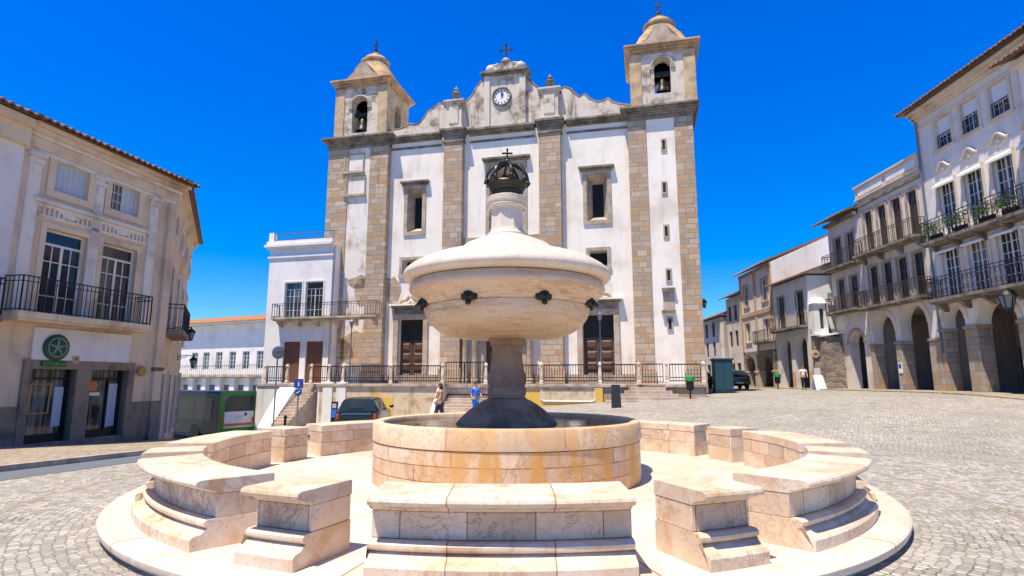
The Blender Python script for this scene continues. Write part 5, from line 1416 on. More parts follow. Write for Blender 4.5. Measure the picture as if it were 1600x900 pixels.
bar_ = [(max(.2, B_(1368, 560)[0]), B_(1403, 560)[0], B_(1384, 490)[1]), (B_(1412, 560)[0], B_(1456, 560)[0], B_(1434, 473)[1])]
mb = MB(); wall(mb, 0, BH.L, bz1 - .35, bc, bu + bl, 0, .3); mb.box(0, BH.L, .34, 10, bz1 - .35, bc); mb.build('wall', 'b_wall', BH.root)
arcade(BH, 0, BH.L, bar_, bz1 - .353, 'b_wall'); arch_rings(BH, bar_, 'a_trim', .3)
piers(BH, bar_, 0, BH.L, bar_[0][2] - (bar_[0][1] - bar_[0][0]) * .9)
for r in bu + bl:
    shutter_window(BH.root, r, .12, 'brown_paint', 'glass'); mb = MB(); surround(mb, r, .14, -.05, .03, .02); mb.build('stone_frame', 'trim_light', BH.root)
balcony(BH.root, .05, BH.L - .1, bz2, bz2 + 1.0, .7, .14, 'trim', .16, brackets=4, railmat='brown_paint')
balcony(BH.root, .05, BH.L - .1, bz1, bz1 + 1.0, .7, .14, 'trim', .16, brackets=0, railmat='brown_paint')
mb = MB(); mb.box(0, BH.L, -.2, .3, bc, bc + .1); mb.box(0, BH.L, -.1, .3, bc + .1, bt - .1); mb.box(0, BH.L, -.22, .3, bt - .1, bt); mb.build('parapet', 'a_trim', BH.root)
for a, b in ((.35, BH.L * .5 - .2), (BH.L * .5 + .2, BH.L - .3)):
    mb = MB(); mb.box(a, b, -.13, .0, bc + .25, bt - .22); mb.build('parapet_panel', 'white_wall', BH.root)
mb = MB(); mb.box(0, BH.L, -.16, .04, bc - .45, bc - .3); mb.build('band', 'trim', BH.root)

CC = Fac('narrow_house', (XR + .1, 41.0), (XR + .06, 37.15), .85, 'narrow shaded house with brown balconies and small tiled eave, left of the parapet house', 'house')
C_ = CC.px; ct = C_(1318, 340)[1]
cu = CC.row([(1303, 1314, 372, 408), (1318, 1330, 366, 402)]); cl = CC.row([(1306, 1317, 438, 480), (1324, 1336, 432, 475)])
cz2 = C_(1318, 412, .6)[1]; cz1 = C_(1322, 483, .6)[1]
cu = [(r[0], r[1], cz2 + .02, r[3]) for r in evenly(cu, CC, .7)]; cl = [(r[0], r[1], cz1 + .02, r[3]) for r in evenly(cl, CC, .7)]
car_ = [(max(1.5, C_(1327, 570)[0]), min(CC.L - .35, max(C_(1350, 570)[0], 3.2)), C_(1337, 517)[1])]
mb = MB(); wall(mb, 0, CC.L, cz1 - .3, ct, cu + cl, 0, .3); mb.box(0, CC.L, .34, 9, cz1 - .3, ct); mb.build('wall', 'b_wall', CC.root)
arcade(CC, 0, CC.L, car_, cz1 - .303, 'b_wall'); arch_rings(CC, car_, 'trim_light', .22)
for r in cu + cl: shutter_window(CC.root, r, .1, 'brown_paint', 'glass_blue'); mb = MB(); surround(mb, r, .12, -.04, .03, .02); mb.build('stone_frame', 'trim_light', CC.root)
balcony(CC.root, .05, CC.L - .1, cz2, cz2 + 1.0, .7, .14, 'trim', .16, railmat='brown_paint')
balcony(CC.root, .05, CC.L - .1, cz1, cz1 + 1.0, .7, .14, 'trim', .16, railmat='brown_paint')
mb = MB(); mb.box(-.05, CC.L, -.3, .2, ct - .25, ct - .02); mb.build('cornice', 'trim', CC.root)
mb = MB(); tile_roof(mb, -.4, CC.L, -.9, 5, ct + .03, R(20), .26, .06); mb.build('roof', 'tile_old', CC.root); roof_fill(CC, 'b_wall', .02, CC.L - .01, 0, 5, ct + .32, R(20), 9)
# --- buttress and awning by the narrow house
BT = Fac('stone_buttress', (21.75, 41.38), (21.75, 40.35), .8, 'rough stone buttress standing out from the narrow house, white ledge on top', 'buttress')
zq = BT.px(1325, 520)[1]
mb = MB(); mb.hexa([(-.1, -.1, -.3), (1.2, -.1, -.3), (1.2, 1.4, -.3), (-.1, 1.4, -.3)], [(-.1, .2, zq), (1.1, .2, zq), (1.1, 1.4, zq), (-.1, 1.4, zq)]); mb.build('body', 'rubble', BT.root)
mb = MB(); mb.hexa([(-.1, .1, zq + .003), (1.25, .1, zq + .003), (1.25, 1.35, zq + .22), (-.1, 1.35, zq + .22)], [(-.1, .1, zq + .11), (1.25, .1, zq + .11), (1.25, 1.35, zq + .34), (-.1, 1.35, zq + .34)]); mb.build('ledge', 'white_plastic', BT.root)

# --- D: low white house with its end wall towards us, E: taller ochre-trimmed house, F,G: farther ones
XD = 21.6
DH = Fac('low_corner_house', (XD, 47.2), (XD, 41.6), .8, 'low white house with shaded arcade, end wall and small projecting window box', 'house')
D_ = DH.px; dt = D_(1232, 440)[1]
du = DH.row([(1213, 1222, 465, 502), (1233, 1243, 460, 498)])
dz1 = D_(1230, 512, .5)[1]; du = [(r[0], r[1] + .1, dz1 + .02, r[3]) for r in evenly(du, DH, .8)]
dar = [(.6, 2.4, D_(1222, 528)[1]), (3.0, 4.9, D_(1222, 528)[1])]
mb = MB(); wall(mb, 0, DH.L, dz1 - .3, dt, du, 0, .3); mb.box(0, DH.L - .002, .34, 8, dz1 - .3, dt); mb.face(((DH.L, 0, dz1 - .3), (DH.L, 4, dz1 - .3), (DH.L, 4, dt), (DH.L, 0, dt))); mb.build('wall', 'white_wall', DH.root)
arcade(DH, 0, DH.L, dar, dz1 - .303, 'b_wall', 3.0, thick=.6)
for r in du: shutter_window(DH.root, r, .1, 'brown_paint', 'glass'); mb = MB(); surround(mb, r, .14, -.04, .03, .02); mb.build('stone_frame', 'trim_light', DH.root)
balcony(DH.root, .1, DH.L - .3, dz1, dz1 + .95, .55, .14, 'trim', .16, railmat='brown_paint')
mb = MB(); tile_roof(mb, -.1, DH.L + .35, -.6, 4.2, dt + .03, R(20), .26, .06); mb.build('roof', 'tile_old', DH.root); roof_fill(DH, 'white_wall', .02, DH.L - .01, 0, 4.2, dt + .22, R(20), 8)
for a in (2.45, 4.95):
    mb = MB(); mb.box(a + .0, a + .5, -.03, .3, -.3, 1.5); mb.build('ochre_pier', 'ochre', DH.root)
# end wall with rubble base and oriel
EW = Fac('oriel_wall', (XD + .002, 41.55), (XR + .3, 41.5), .8, 'rough grey stone end wall with a white window box projecting above', 'wall')
E_ = EW.px; ezt = E_(1275, 520)[1]
mb = MB(); mb.hexa([(-.1, -.5, -.3), (EW.L, -.5, -.3), (EW.L, 0, -.3), (-.1, 0, -.3)], [(-.05, -.2, ezt), (EW.L, -.2, ezt), (EW.L, 0, ezt), (-.05, 0, ezt)]); mb.build('rubble_base', 'rubble', EW.root)
ox0, oz0 = E_(1258, 521, .6); ox1, oz1 = E_(1291, 474, .6); ox0 = max(ox0, .0)
op = (ox0 + (ox1 - ox0) * .42, ox0 + (ox1 - ox0) * .74, oz0 + .35, oz1 - .35)
mb = MB(); wall(mb, ox0, ox1, oz0, oz1, [op], -.6, .2); mb.box(ox0, ox1, -.38, -.01, oz0, oz1)
mb.face(((ox0, -.6, oz0), (ox0, -.38, oz0), (ox0, -.38, oz1), (ox0, -.6, oz1))); mb.face(((ox1, -.6, oz0), (ox1, -.38, oz0), (ox1, -.38, oz1), (ox1, -.6, oz1))); mb.face(((ox0, -.6, oz0), (ox1, -.6, oz0), (ox1, -.38, oz0), (ox0, -.38, oz0)))
orl = mb.build('window_box', 'white_wall', EW.root)
mb = MB(); mb.box(op[0], op[1], -.45, -.42, op[2], op[3]); mb.build('pane', 'green_paint', orl)
mb = MB(); mb.hexa([(ox0 - .12, -.75, oz1), (ox1 + .12, -.75, oz1), (ox1 + .12, 0, oz1), (ox0 - .12, 0, oz1)], [(ox0 + .2, -.3, oz1 + .5), (ox1 - .2, -.3, oz1 + .5), (ox1 - .2, 0, oz1 + .5), (ox0 + .2, 0, oz1 + .5)]); mb.box(ox0 - .1, ox1 + .1, -.72, 0, oz0 - .15, oz0 - .003); mb.build('box_roof', 'white_wall', orl)

EH = Fac('ochre_trim_house', (XD + .2, 54.5), (XD, 47.25), .8, 'taller white house with ochre corner strips and bare white gable end', 'house')
G_ = EH.px; et = G_(1185, 418)[1]
eu = EH.row([(1166, 1173, 448, 480), (1184, 1192, 436, 472)]); em_ = EH.row([(1168, 1175, 505, 535), (1188, 1196, 500, 532)])
eu = evenly(eu, EH, 1.0); em_ = [(r[0], r[1], em_[0][2], em_[0][3]) for r in eu]
mb = MB(); wall(mb, 0, EH.L, 3.4, et, eu + em_, 0, .3); mb.box(0, EH.L, .34, 8, 3.4, et); mb.build('wall', 'a_wall', EH.root)
gx, gzz = 6.2, et + 2.3
mb = MB(); mb.prism([(0, 0), (0, 0), (0, 0)], 0, 0) if False else None
mb.face(((EH.L + .02, 0, 3.4), (EH.L + .02, 9, 3.4), (EH.L + .02, 9, et + 1.2), (EH.L + .02, gx - 1, gzz), (EH.L + .02, 0, et)))
mb.face(((EH.L - .3, 0, 3.4), (EH.L - .3, 9, 3.4), (EH.L - .3, 9, et + 1.2), (EH.L - .3, gx - 1, gzz), (EH.L - .3, 0, et)))
mb.face(((EH.L + .02, 0, et), (EH.L + .02, gx - 1, gzz), (EH.L - .3, gx - 1, gzz), (EH.L - .3, 0, et))); mb.build('gable_end', 'white_wall', EH.root)
for a in (0, EH.L * .5 - .2, EH.L - .45):
    mb = MB(); mb.box(a, a + .42, -.06, .05, 3.4, et - .3); mb.build('ochre_strip', 'ochre', EH.root)
mb = MB(); mb.box(0, EH.L, -.09, .05, et - .3, et); mb.box(0, EH.L, -.085, .04, (eu[0][2] + em_[0][3]) / 2 - .2, (eu[0][2] + em_[0][3]) / 2 + .15); mb.build('band', 'ochre', EH.root)
for r in eu + em_: shutter_window(EH.root, r, .1, 'white_paint', 'glass_blue'); mb = MB(); surround(mb, r, .16, -.05, .03, .1); mb.build('stone_frame', 'ochre', EH.root)
ear = [(.5, 2.6, 3.0), (3.2, 6.4, 3.0)]
arcade(EH, 0, EH.L, ear, 3.397, 'rubble', 3.0, thick=.6); piers(EH, ear, 0, EH.L, 1.5, 'trim_light')
balcony(EH.root, EH.L * .5, EH.L - .3, em_[0][2] - .1, em_[0][2] + .8, .5, .14, 'trim', .16)
mb = MB(); tile_roof(mb, -.2, EH.L, -.6, gx - 1, et + .03, R(22), .26, .06); mb.build('roof', 'tile', EH.root)
for nm, y0, y1, dx, uv, lab in (('far_house', 58.5, 54.55, .0, (1150, 462), 'small far house with dark eave, beyond the ochre-trimmed house'), ('far_house', 66.0, 58.55, -.6, (1141, 490), 'farthest right-hand house, its shaded corner closing the street')):
    FH = Fac(nm, (XD + .3 + dx, y0), (XD + .2 + dx, y1), .8, lab, 'house'); zt_ = FH.px(*uv)[1]; n_ = 2 if y0 < 60 else 3
    w_ = [(.5 + k * (FH.L - .8) / n_, 1.35 + k * (FH.L - .8) / n_, zt_ * q, zt_ * q + 1.5) for k in range(n_) for q in (.46, .74)]; dd = [(.5 + k * (FH.L - .8) / n_, 1.6 + k * (FH.L - .8) / n_, 0, 2.5) for k in range(n_)]
    mb = MB(); wall(mb, 0, FH.L, -.3, zt_, w_ + dd, 0, .3); mb.box(0, FH.L, .34, 7, -.3, zt_); mb.face(((FH.L, 0, -.3), (FH.L, 4, -.3), (FH.L, 4, zt_), (FH.L, 0, zt_))); mb.build('wall', 'b_wall', FH.root)
    for r in w_: shutter_window(FH.root, r, .1, 'brown_paint', 'glass')
    for r in dd: mb = MB(); mb.box(r[0], r[1], .2, .25, r[2] - .3, r[3]); mb.build('door', 'brown_paint', FH.root)
    mb = MB(); tile_roof(mb, -.3, FH.L + .2, -.6, 4, zt_ + .03, R(20), .26, .06); mb.build('roof', 'tile_old', FH.root); roof_fill(FH, 'b_wall', .02, FH.L - .02, 0, 4, zt_ + .22, R(20), 7)
# house closing the street
SH = Fac('street_end_house', (at(1085, 560, 78).x, 78), (at(1175, 560, 78).x, 78), .4, 'white house with orange tiled roof closing the street right of the church', 'house')
q = SH.px; st_ = q(1125, 536)[1]; sw_ = [(q(u, 545)[0] - .6, q(u, 545)[0] + .6, q(u, 552)[1], q(u, 540)[1]) for u in (1107, 1130, 1152)]
mb = MB(); wall(mb, 0, SH.L, -.5, st_, sw_, 0, .3); mb.box(0, SH.L, .35, 8, -.5, st_); mb.build('wall', 'white_wall', SH.root)
for r in sw_: shutter_window(SH.root, r, .1, 'brown_paint', 'glass'); mb = MB(); surround(mb, r, .2, -.05, .03, .1); mb.build('stone_frame', 'trim_light', SH.root)
mb = MB(); tile_roof(mb, -.4, SH.L + .4, -.8, 5, st_ + .02, R(24), .34, .08); mb.build('roof', 'tile', SH.root)

# ================================================================== VEHICLES
def car(loc, rz, label, paint, st, name='parked_car', wag=True):
    """st: stations (y, z bottom, z belt, z roof, w sill, w belt, w roof, cabin flag)"""
    t = empty(name, loc, rz, label, 'car')
    mb = MB(); gl = {}
    rings = []
    for y, zb, zl, zr, ws, wb, wr, c in st:
        h = [(0, zb), (ws * .8, zb), (ws, zb + .10), (wb, (zb + zl) / 2 + .05), (wb * .985, zl - .05), (wb * .955, zl), (wr, zr - .06), (wr * .86, zr - .005), (0, zr + .015)]
        rings.append([(x, y, z) for x, z in h] + [(-x, y, z) for x, z in h[-2:0:-1]])
    n = len(rings[0])
    for i, (a, b) in enumerate(zip(rings, rings[1:])):
        for k in range(n):
            j = (k + 1) % n; q = (a[k], a[j], b[j], b[k])
            key = None; fa, fb = st[i][7], st[i + 1][7]
            if fa and fb:
                if fa == 2 and fb == 2 and k in (5, n - 6): key = 'side_window' + ('R' if k == 5 else 'L')
                if {fa, fb} == {1, 2} and k in (6, 7, n - 8, n - 7): key = 'rear_window' if i < len(rings) / 2 else 'windscreen'
            (gl.setdefault(key, MB()) if key else mb).face(q)
    mb.face(rings[0]); mb.face(rings[-1])
    bmesh.ops.remove_doubles(mb.bm, verts=mb.bm.verts, dist=.001)
    mb.build('body', paint, t, True, angle=45)
    for k, g in gl.items():
        bmesh.ops.remove_doubles(g.bm, verts=g.bm.verts, dist=.001); g.build(k.rstrip('RL'), 'car_glass', t, True)
    y0 = st[0][0]; w = st[1][5]; zb = st[2][1]
    b = MB(); b.box(-w * .97, w * .97, y0 - .12, y0 + .3, zb + .10, zb + .34); b.build('bumper', 'black_cloth' if wag else paint, t, bevel=.05)
    for s in (-1, 1):
        m = MB(); m.box(s * w * .80, s * w * .955, y0 - .03, y0 + .1, st[2][2] - .34, st[2][2] - .10); m.build('tail_lamp', 'tail', t, bevel=.02)
        m = MB(); m.ball((s * (w + .12), 1.0, st[2][2] + .06), .1, 2, (1.1, .6, .75)); m.build('wing_mirror', paint, t, True)
    m = MB(); m.box(-.26, .26, y0 - .145, y0 - .10, zb + .17, zb + .28) if not wag else m.box(-.26, .26, y0 - .14, y0 - .05, zb + .17, zb + .285); m.build('number_plate', 'plate', t)
    m = MB(); m.box(-w * .7, w * .7, y0 - .03, y0 + .05, st[2][2] - .12, st[2][2] - .09); m.build('trim_strip', 'rim', t)
    m = MB(); m.tube([(-.3, y0 + .12, st[2][2] + .09), (.25, y0 + .15, st[2][2] + .1)], .012, 4); m.build('rear_wiper', 'iron', t)
    for y in (st[0][0] + .85, st[-1][0] - .85):
        for s in (-1, 1):
            wh = MB(); R_ = .31
            prof = [(R_ * .62, -.1), (R_ * .95, -.1), (R_, -.06), (R_, .06), (R_ * .95, .1), (R_ * .62, .1)]
            tmp = MB(); ydisc(tmp, 0, 0, prof, 24)
            for v in tmp.bm.verts: v.co = Vector((s * (w - .08) + v.co.y, y + v.co.x, R_ + v.co.z))
            wl_ = tmp.build('wheel', 'tyre', t, True)
            tmp = MB(); ydisc(tmp, 0, 0, [(0, -.07), (R_ * .62, -.09), (R_ * .62, .09), (0, .07)], 20)
            for v in tmp.bm.verts: v.co = Vector((s * (w - .08) + v.co.y, y + v.co.x, R_ + v.co.z))
            tmp.build('rim', 'rim', wl_, True)
    return t
ESTATE = [(-2.2, .42, .84, .86, .70, .76, .70, 0), (-2.17, .32, .93, .96, .78, .84, .76, 0), (-2.08, .27, .96, .99, .80, .86, .76, 1), (-1.78, .25, .96, 1.42, .82, .87, .62, 2), (-1.2, .24, .96, 1.46, .83, .88, .64, 2), (-.3, .24, .95, 1.46, .83, .88, .64, 2), (.35, .24, .93, 1.42, .83, .88, .62, 2), (1.0, .24, .92, .95, .83, .87, .74, 1), (1.5, .24, .86, .89, .82, .86, .70, 0), (2.1, .28, .72, .75, .76, .8, .62, 0), (2.25, .4, .6, .62, .66, .7, .55, 0)]
HATCH = [(-1.85, .42, .90, .92, .70, .78, .70, 0), (-1.82, .32, .96, .99, .78, .85, .74, 0), (-1.74, .27, .98, 1.02, .80, .86, .74, 1), (-1.42, .25, .98, 1.44, .82, .87, .58, 2), (-.9, .24, .97, 1.50, .83, .88, .60, 2), (-.1, .24, .96, 1.49, .83, .88, .60, 2), (.4, .24, .94, 1.42, .83, .88, .58, 2), (1.05, .24, .93, .96, .83, .87, .72, 1), (1.5, .25, .84, .87, .80, .84, .66, 0), (1.85, .38, .62, .65, .70, .74, .56, 0)]
def gpos(x, y, dz=0): return (x, y, gz(x, y) + dz)
car(gpos(-6.35, 25.6), R(4), 'dark green estate car parked with its rear to the fountain, below the terrace wall', 'car_dark', ESTATE)
car(gpos(18.0, 47.5), R(-6), 'black hatchback seen from behind in the street between church and arcades', 'car_black', HATCH, wag=False)
car(gpos(16.6, 52.0), R(-4), 'black car half hidden between teal kiosk and hatchback', 'car_black', HATCH, wag=False)

bp = Vector((-17.3, 37.2)); bh = math.atan2(.5, -.87) - math.pi / 2
t = empty('city_bus', gpos(bp.x, bp.y, .0), bh, 'green and white city bus turned away down the side street, beside the corner house', 'bus')
L_, W_, H_ = 11.0, 1.25, 3.0
mb = MB(); mb.box(-W_, W_, 0, L_, .35, H_); mb.build('body', 'bus_grey', t, bevel=.12)
for s in (-1, 1):
    mb = MB(); mb.box(s * W_ - .01, s * W_ + .012 * s, .8, L_ - .4, 1.25, 2.6); sw = mb.build('side_window', 'car_glass', t)
    for k in range(6): MB().box(s * W_ + .005 * s, s * W_ + .02 * s, .8 + k * 1.85, .9 + k * 1.85, 1.25, 2.6).build('window_bar', 'bus_grey', sw)
    for y in (2.4, 8.4):
        tmp = MB(); ydisc(tmp, 0, 0, [(0, -.16), (.48, -.16), (.5, -.12), (.5, .14), (0, .14)], 24)
        for v in tmp.bm.verts: v.co = Vector((s * (W_ - .12) + v.co.y, y + v.co.x, .5 + v.co.z))
        tmp.build('wheel', 'tyre', t, True)
mb = MB(); mb.box(-W_ - .005, -W_ + .28, -.03, .1, .5, H_ - .02); mb.box(W_ - .16, W_ + .005, -.03, .1, .5, H_ - .02); mb.box(-W_ + .28, W_ - .16, -.028, .1, H_ - .28, H_ - .022); mb.build('rear_frame', 'bus_green', t)
mb = MB(); mb.box(-W_ + .29, W_ - .17, -.02, .05, 1.75, H_ - .29); mb.build('rear_window', 'car_glass', t)
mb = MB(); mb.box(-W_ + .29, W_ - .17, -.035, .05, .75, 1.74); rp = mb.build('rear_panel', 'white_plastic', t)
mb = MB(); mb.box(-W_ + .32, W_ - .2, -.045, .04, .85, 1.02); mb.build('orange_stripe', 'orange', rp)
mb = MB(); mb.box(-.25, .25, -.042, .04, 1.25, 1.5); mb.build('grey_panel', 'plate', rp); mb = MB(); mb.ball((.5, -.03, 1.55), .12, 2, (1, .2, 1)); mb.build('blue_mark', 'sign_blue', rp)
mb = MB(); mb.box(-W_ + .29, W_ - .17, -.034, .05, .5, .745); mb.build('rear_bumper', 'bus_green', t)
for s in (-1, 1):
    mb = MB(); mb.box(s * W_ * .86 - .1, s * W_ * .86 + .1, -.05, .05, 1.05, 1.35); mb.build('tail_lamp', 'tail', t)

# ================================================================== STREET THINGS
def sign_pole(loc, h, r=.035, mat='grey_metal'):
    return MB().lathe([(r * 1.6, 0), (r * 1.6, .05), (r, .08), (r, h), (0, h + .01)], 10)
g = gpos(at(431, 600, 27).x, 27); t = empty('road_sign', g, R(48), 'round grey road sign seen from behind on a tall pole, by the white house', 'sign')
zc_ = at(431, 551, 27).z - g[2]
sign_pole(g, zc_ + .3).build('pole', 'grey_metal', t, True)
mb = MB(); ydisc(mb, 0, zc_, [(0, -.06), (.28, -.06), (.30, -.05), (.30, -.035), (.29, -.03), (0, -.03)], 28); mb.build('disc', 'grey_metal', t, True)
mb = MB(); mb.box(-.18, .18, -.10, -.062, zc_ + .08, zc_ + .12); mb.box(-.18, .18, -.10, -.062, zc_ - .12, zc_ - .08); mb.build('clamp', 'rim', t)
g = gpos(at(467, 600, 29).x, 29); t = empty('blue_sign', g, R(12), 'blue square dead-end sign with a small blue disc below, on a thin pole', 'sign')
zc_ = at(467, 599, 29).z - g[2]
sign_pole(g, zc_ + .2).build('pole', 'grey_metal', t, True)
mb = MB(); mb.box(-.22, .22, -.07, -.045, zc_ - .22, zc_ + .22); pl = mb.build('square_plate', 'sign_blue', t, bevel=.01)
mb = MB(); mb.box(-.03, .03, -.078, -.07, zc_ - .14, zc_ + .06); mb.build('white_mark', 'white_plastic', pl); mb = MB(); mb.box(-.09, .09, -.0785, -.07, zc_ + .062, zc_ + .12); mb.build('red_mark', 'sign_red', pl)
mb = MB(); ydisc(mb, 0, zc_ - .44, [(0, -.07), (.16, -.07), (.17, -.06), (.17, -.045), (0, -.045)], 24); dsk = mb.build('disc', 'sign_blue', t)
mb = MB(); mb.tube([(.08, -.075, zc_ - .38), (-.08, -.075, zc_ - .50)], .022, 5); mb.build('white_arrow', 'white_plastic', dsk)
g = gpos(at(446, 650, 28).x, 28); t = empty('bollard', g, 0, 'short dark iron bollard in front of the white sloping wall', 'bollard')
MB().lathe([(.09, 0), (.09, .08), (.065, .1), (.06, .72), (.08, .74), (.08, .8), (.05, .86), (0, .88)], 16).build('post', 'iron', t, True)
g = gpos(at(518, 640, 30).x, 30.5); t = empty('ticket_machine', g, R(8), 'narrow blue and black machine standing by the white pier left of the estate car', 'machine')
mb = MB(); mb.box(-.16, .16, -.12, .12, 0, 1.35); mb.build('cabinet', 'black_cloth', t, bevel=.03); mb = MB(); mb.box(-.13, .13, -.13, -.11, .55, .95); mb.build('blue_panel', 'blue_cloth', t); mb = MB(); mb.box(-.10, .10, -.135, -.11, 1.02, 1.25); mb.build('screen', 'blind', t)
def street_lamp(loc, h, label):
    t = empty('street_lamp', loc, 0, label, 'street lamp', 'blue-grey lamps on the terrace')
    MB().lathe([(.09, 0), (.09, .25), (.06, .3), (.05, .9), (.07, .95), (.04, 1.0), (.034, h - .55), (.06, h - .5), (.06, h - .45)], 12).build('pole', 'blue_metal', t, True)
    MB().lathe([(.08, h - .45), (.15, h - .12)], 6).build('glass', 'lamp_glass', t)
    MB().lathe([(.18, h - .12), (.16, h - .08), (.06, h + .02), (.03, h + .06), (0, h + .12)], 6).build('cap', 'blue_metal', t)
for u, vt, lab in ((538, 500, 'blue-grey lamp post on the terrace in front of the left bell tower'), (937, 488, 'blue-grey lamp post on the terrace before the right church door')):
    x = tx(u, 560); w = TE.world(x, .75, ZT - .02); h = TE.px(u, vt, -.75)[1] - ZT; street_lamp(w, h, lab)
def bin_(u, v, label, Y=None):
    g = onground(u, v) if not Y else Vector(gpos(at(u, 600, Y).x, Y)); t = empty('litter_bin', g, R(20), label, 'bin', 'litter bins with green lids')
    MB().lathe([(.04, 0), (.04, .9)], 8).build('post', 'iron', t); MB().lathe([(.14, .42), (.19, .5), (.21, .92), (0, .92)], 16).build('tub', 'bin_black', t, True)
    MB().lathe([(.25, .90), (.26, .98), (.24, 1.12), (.14, 1.2), (0, 1.22)], 16).build('lid', 'bin_green', t, True)
bin_(1078, 621, 'litter bin with bright green lid beside the right-hand terrace stairs', 30.4)
bin_(1303, 608.5, 'green-lidded litter bin at the foot of the stone buttress')
bin_(1216, 608.5, 'green-lidded litter bin by the arcade of the ochre-trimmed house')
g = onground(963, 637); t = empty('dark_board', g, R(-6), 'dark grey leaning board at the terrace wall left of the right stairs', 'board')
mb = MB(); mb.hexa([(-.22, -.2, 0), (.22, -.2, 0), (.22, -.16, 0), (-.22, -.16, 0)], [(-.2, .1, 1.05), (.2, .1, 1.05), (.2, .14, 1.05), (-.2, .14, 1.05)]); mb.build('panel', 'iron', t); mb = MB(); mb.tube([(-.18, .4, 0), (-.18, .12, .95)], .02, 5); mb.tube([(.18, .4, 0), (.18, .12, .95)], .02, 5); mb.tube([(-.18, .3, .35), (.18, .3, .35)], .015, 5); mb.build('stand', 'iron', t)
kx, ky = 13.35, 36.9; t = empty('kiosk', gpos(kx, ky), R(-14), 'dark teal kiosk box standing at the right corner of the church', 'kiosk')
mb = MB(); mb.box(-.55, .55, -.55, 1.1, 0, 2.05); mb.build('body', 'teal', t, bevel=.03); mb = MB(); mb.box(-.64, .64, -.64, 1.2, 2.05, 2.16); mb.build('roof', 'teal', t, bevel=.03)
for s in (-1, 1): mb = MB(); mb.box(s * .27 - .22, s * .27 + .22, -.575, -.53, .2, 1.85); mb.build('door', 'teal', t, bevel=.02)
mb = MB(); mb.box(-.6, .6, -.6, 1.15, -.2, .1); mb.build('base', 'iron', t)
g = onground(1279, 609); t = empty('menu_board', g, R(10), 'white folding board with a sheet above, by the stone end wall', 'board')
mb = MB(); mb.hexa([(-.42, -.35, 0), (.42, -.35, 0), (.42, -.31, 0), (-.42, -.31, 0)], [(-.36, -.05, 1.0), (.36, -.05, 1.0), (.36, -.01, 1.0), (-.36, -.01, 1.0)]); mb.build('front_panel', 'white_plastic', t); mb = MB(); mb.hexa([(-.42, .28, 0), (.42, .28, 0), (.42, .32, 0), (-.42, .32, 0)], [(-.36, .0, 1.0), (.36, .0, 1.0), (.36, .03, 1.0), (-.36, .03, 1.0)]); mb.build('back_panel', 'white_plastic', t); mb = MB(); mb.box(-.2, .25, -.02, .02, 1.0, 1.5); mb.build('sheet', 'white_cloth', t)
x, z = EW.px(1275, 553, .45); w = EW.world(x, .40 - .03 * z, z); t = empty('round_sign', EW.world(x, -.38, z), EW.root.rotation_euler.z, 'small round orange sign on the rough stone end wall', 'sign')
mb = MB(); ydisc(mb, 0, 0, [(0, -.05), (.26, -.05), (.28, -.03), (.28, .0), (.05, .0)], 24); mb.build('disc', 'ochre', t); mb = MB(); mb.box(-.14, .14, -.065, -.045, -.04, .04); mb.box(-.03, .03, -.0652, -.045, .042, .1); mb.build('mark', 'brown_paint', t); mb = MB(); mb.tube([(0, 0, 0), (0, .3, 0)], .03, 6); mb.build('bracket', 'iron', t)
x, z = AH.px(1579, 455, .5); lantern(AH.world(x, -.0, z + .1), AH.root.rotation_euler.z, 'large black lantern on a bracket between the arches at right', 1.7, .7)
x, z = BH.px(1409, 575); t = empty('wall_plaque', BH.world(max(.3, (bar_[0][1] + bar_[1][0]) / 2), -.06, z), BH.root.rotation_euler.z, 'small blue and white plaque on the pier between the tall arches', 'plaque')
mb = MB(); mb.box(-.16, .16, -.04, .0, -.3, .3); mb.build('plate', 'white_plastic', t); mb = MB(); mb.box(-.12, .12, -.046, -.03, -.02, .24); mb.build('blue_field', 'sign_blue', t)
sx = SL * .8; q_ = S2.world(sx, 0, 0); sz = at(288, 558, q_.y).z - S2.z0; lantern(S2.world(sx, 0, sz), S2_ROT, 'lower black lantern on the side face of the corner house, above the bus', 1.0, .8)
lantern(CH.world(CH.L, 2.0, CH.px(1104, 462)[1]), CH.root.rotation_euler.z + R(90), 'small dark lantern on the right-hand side of the church', .9, .35)

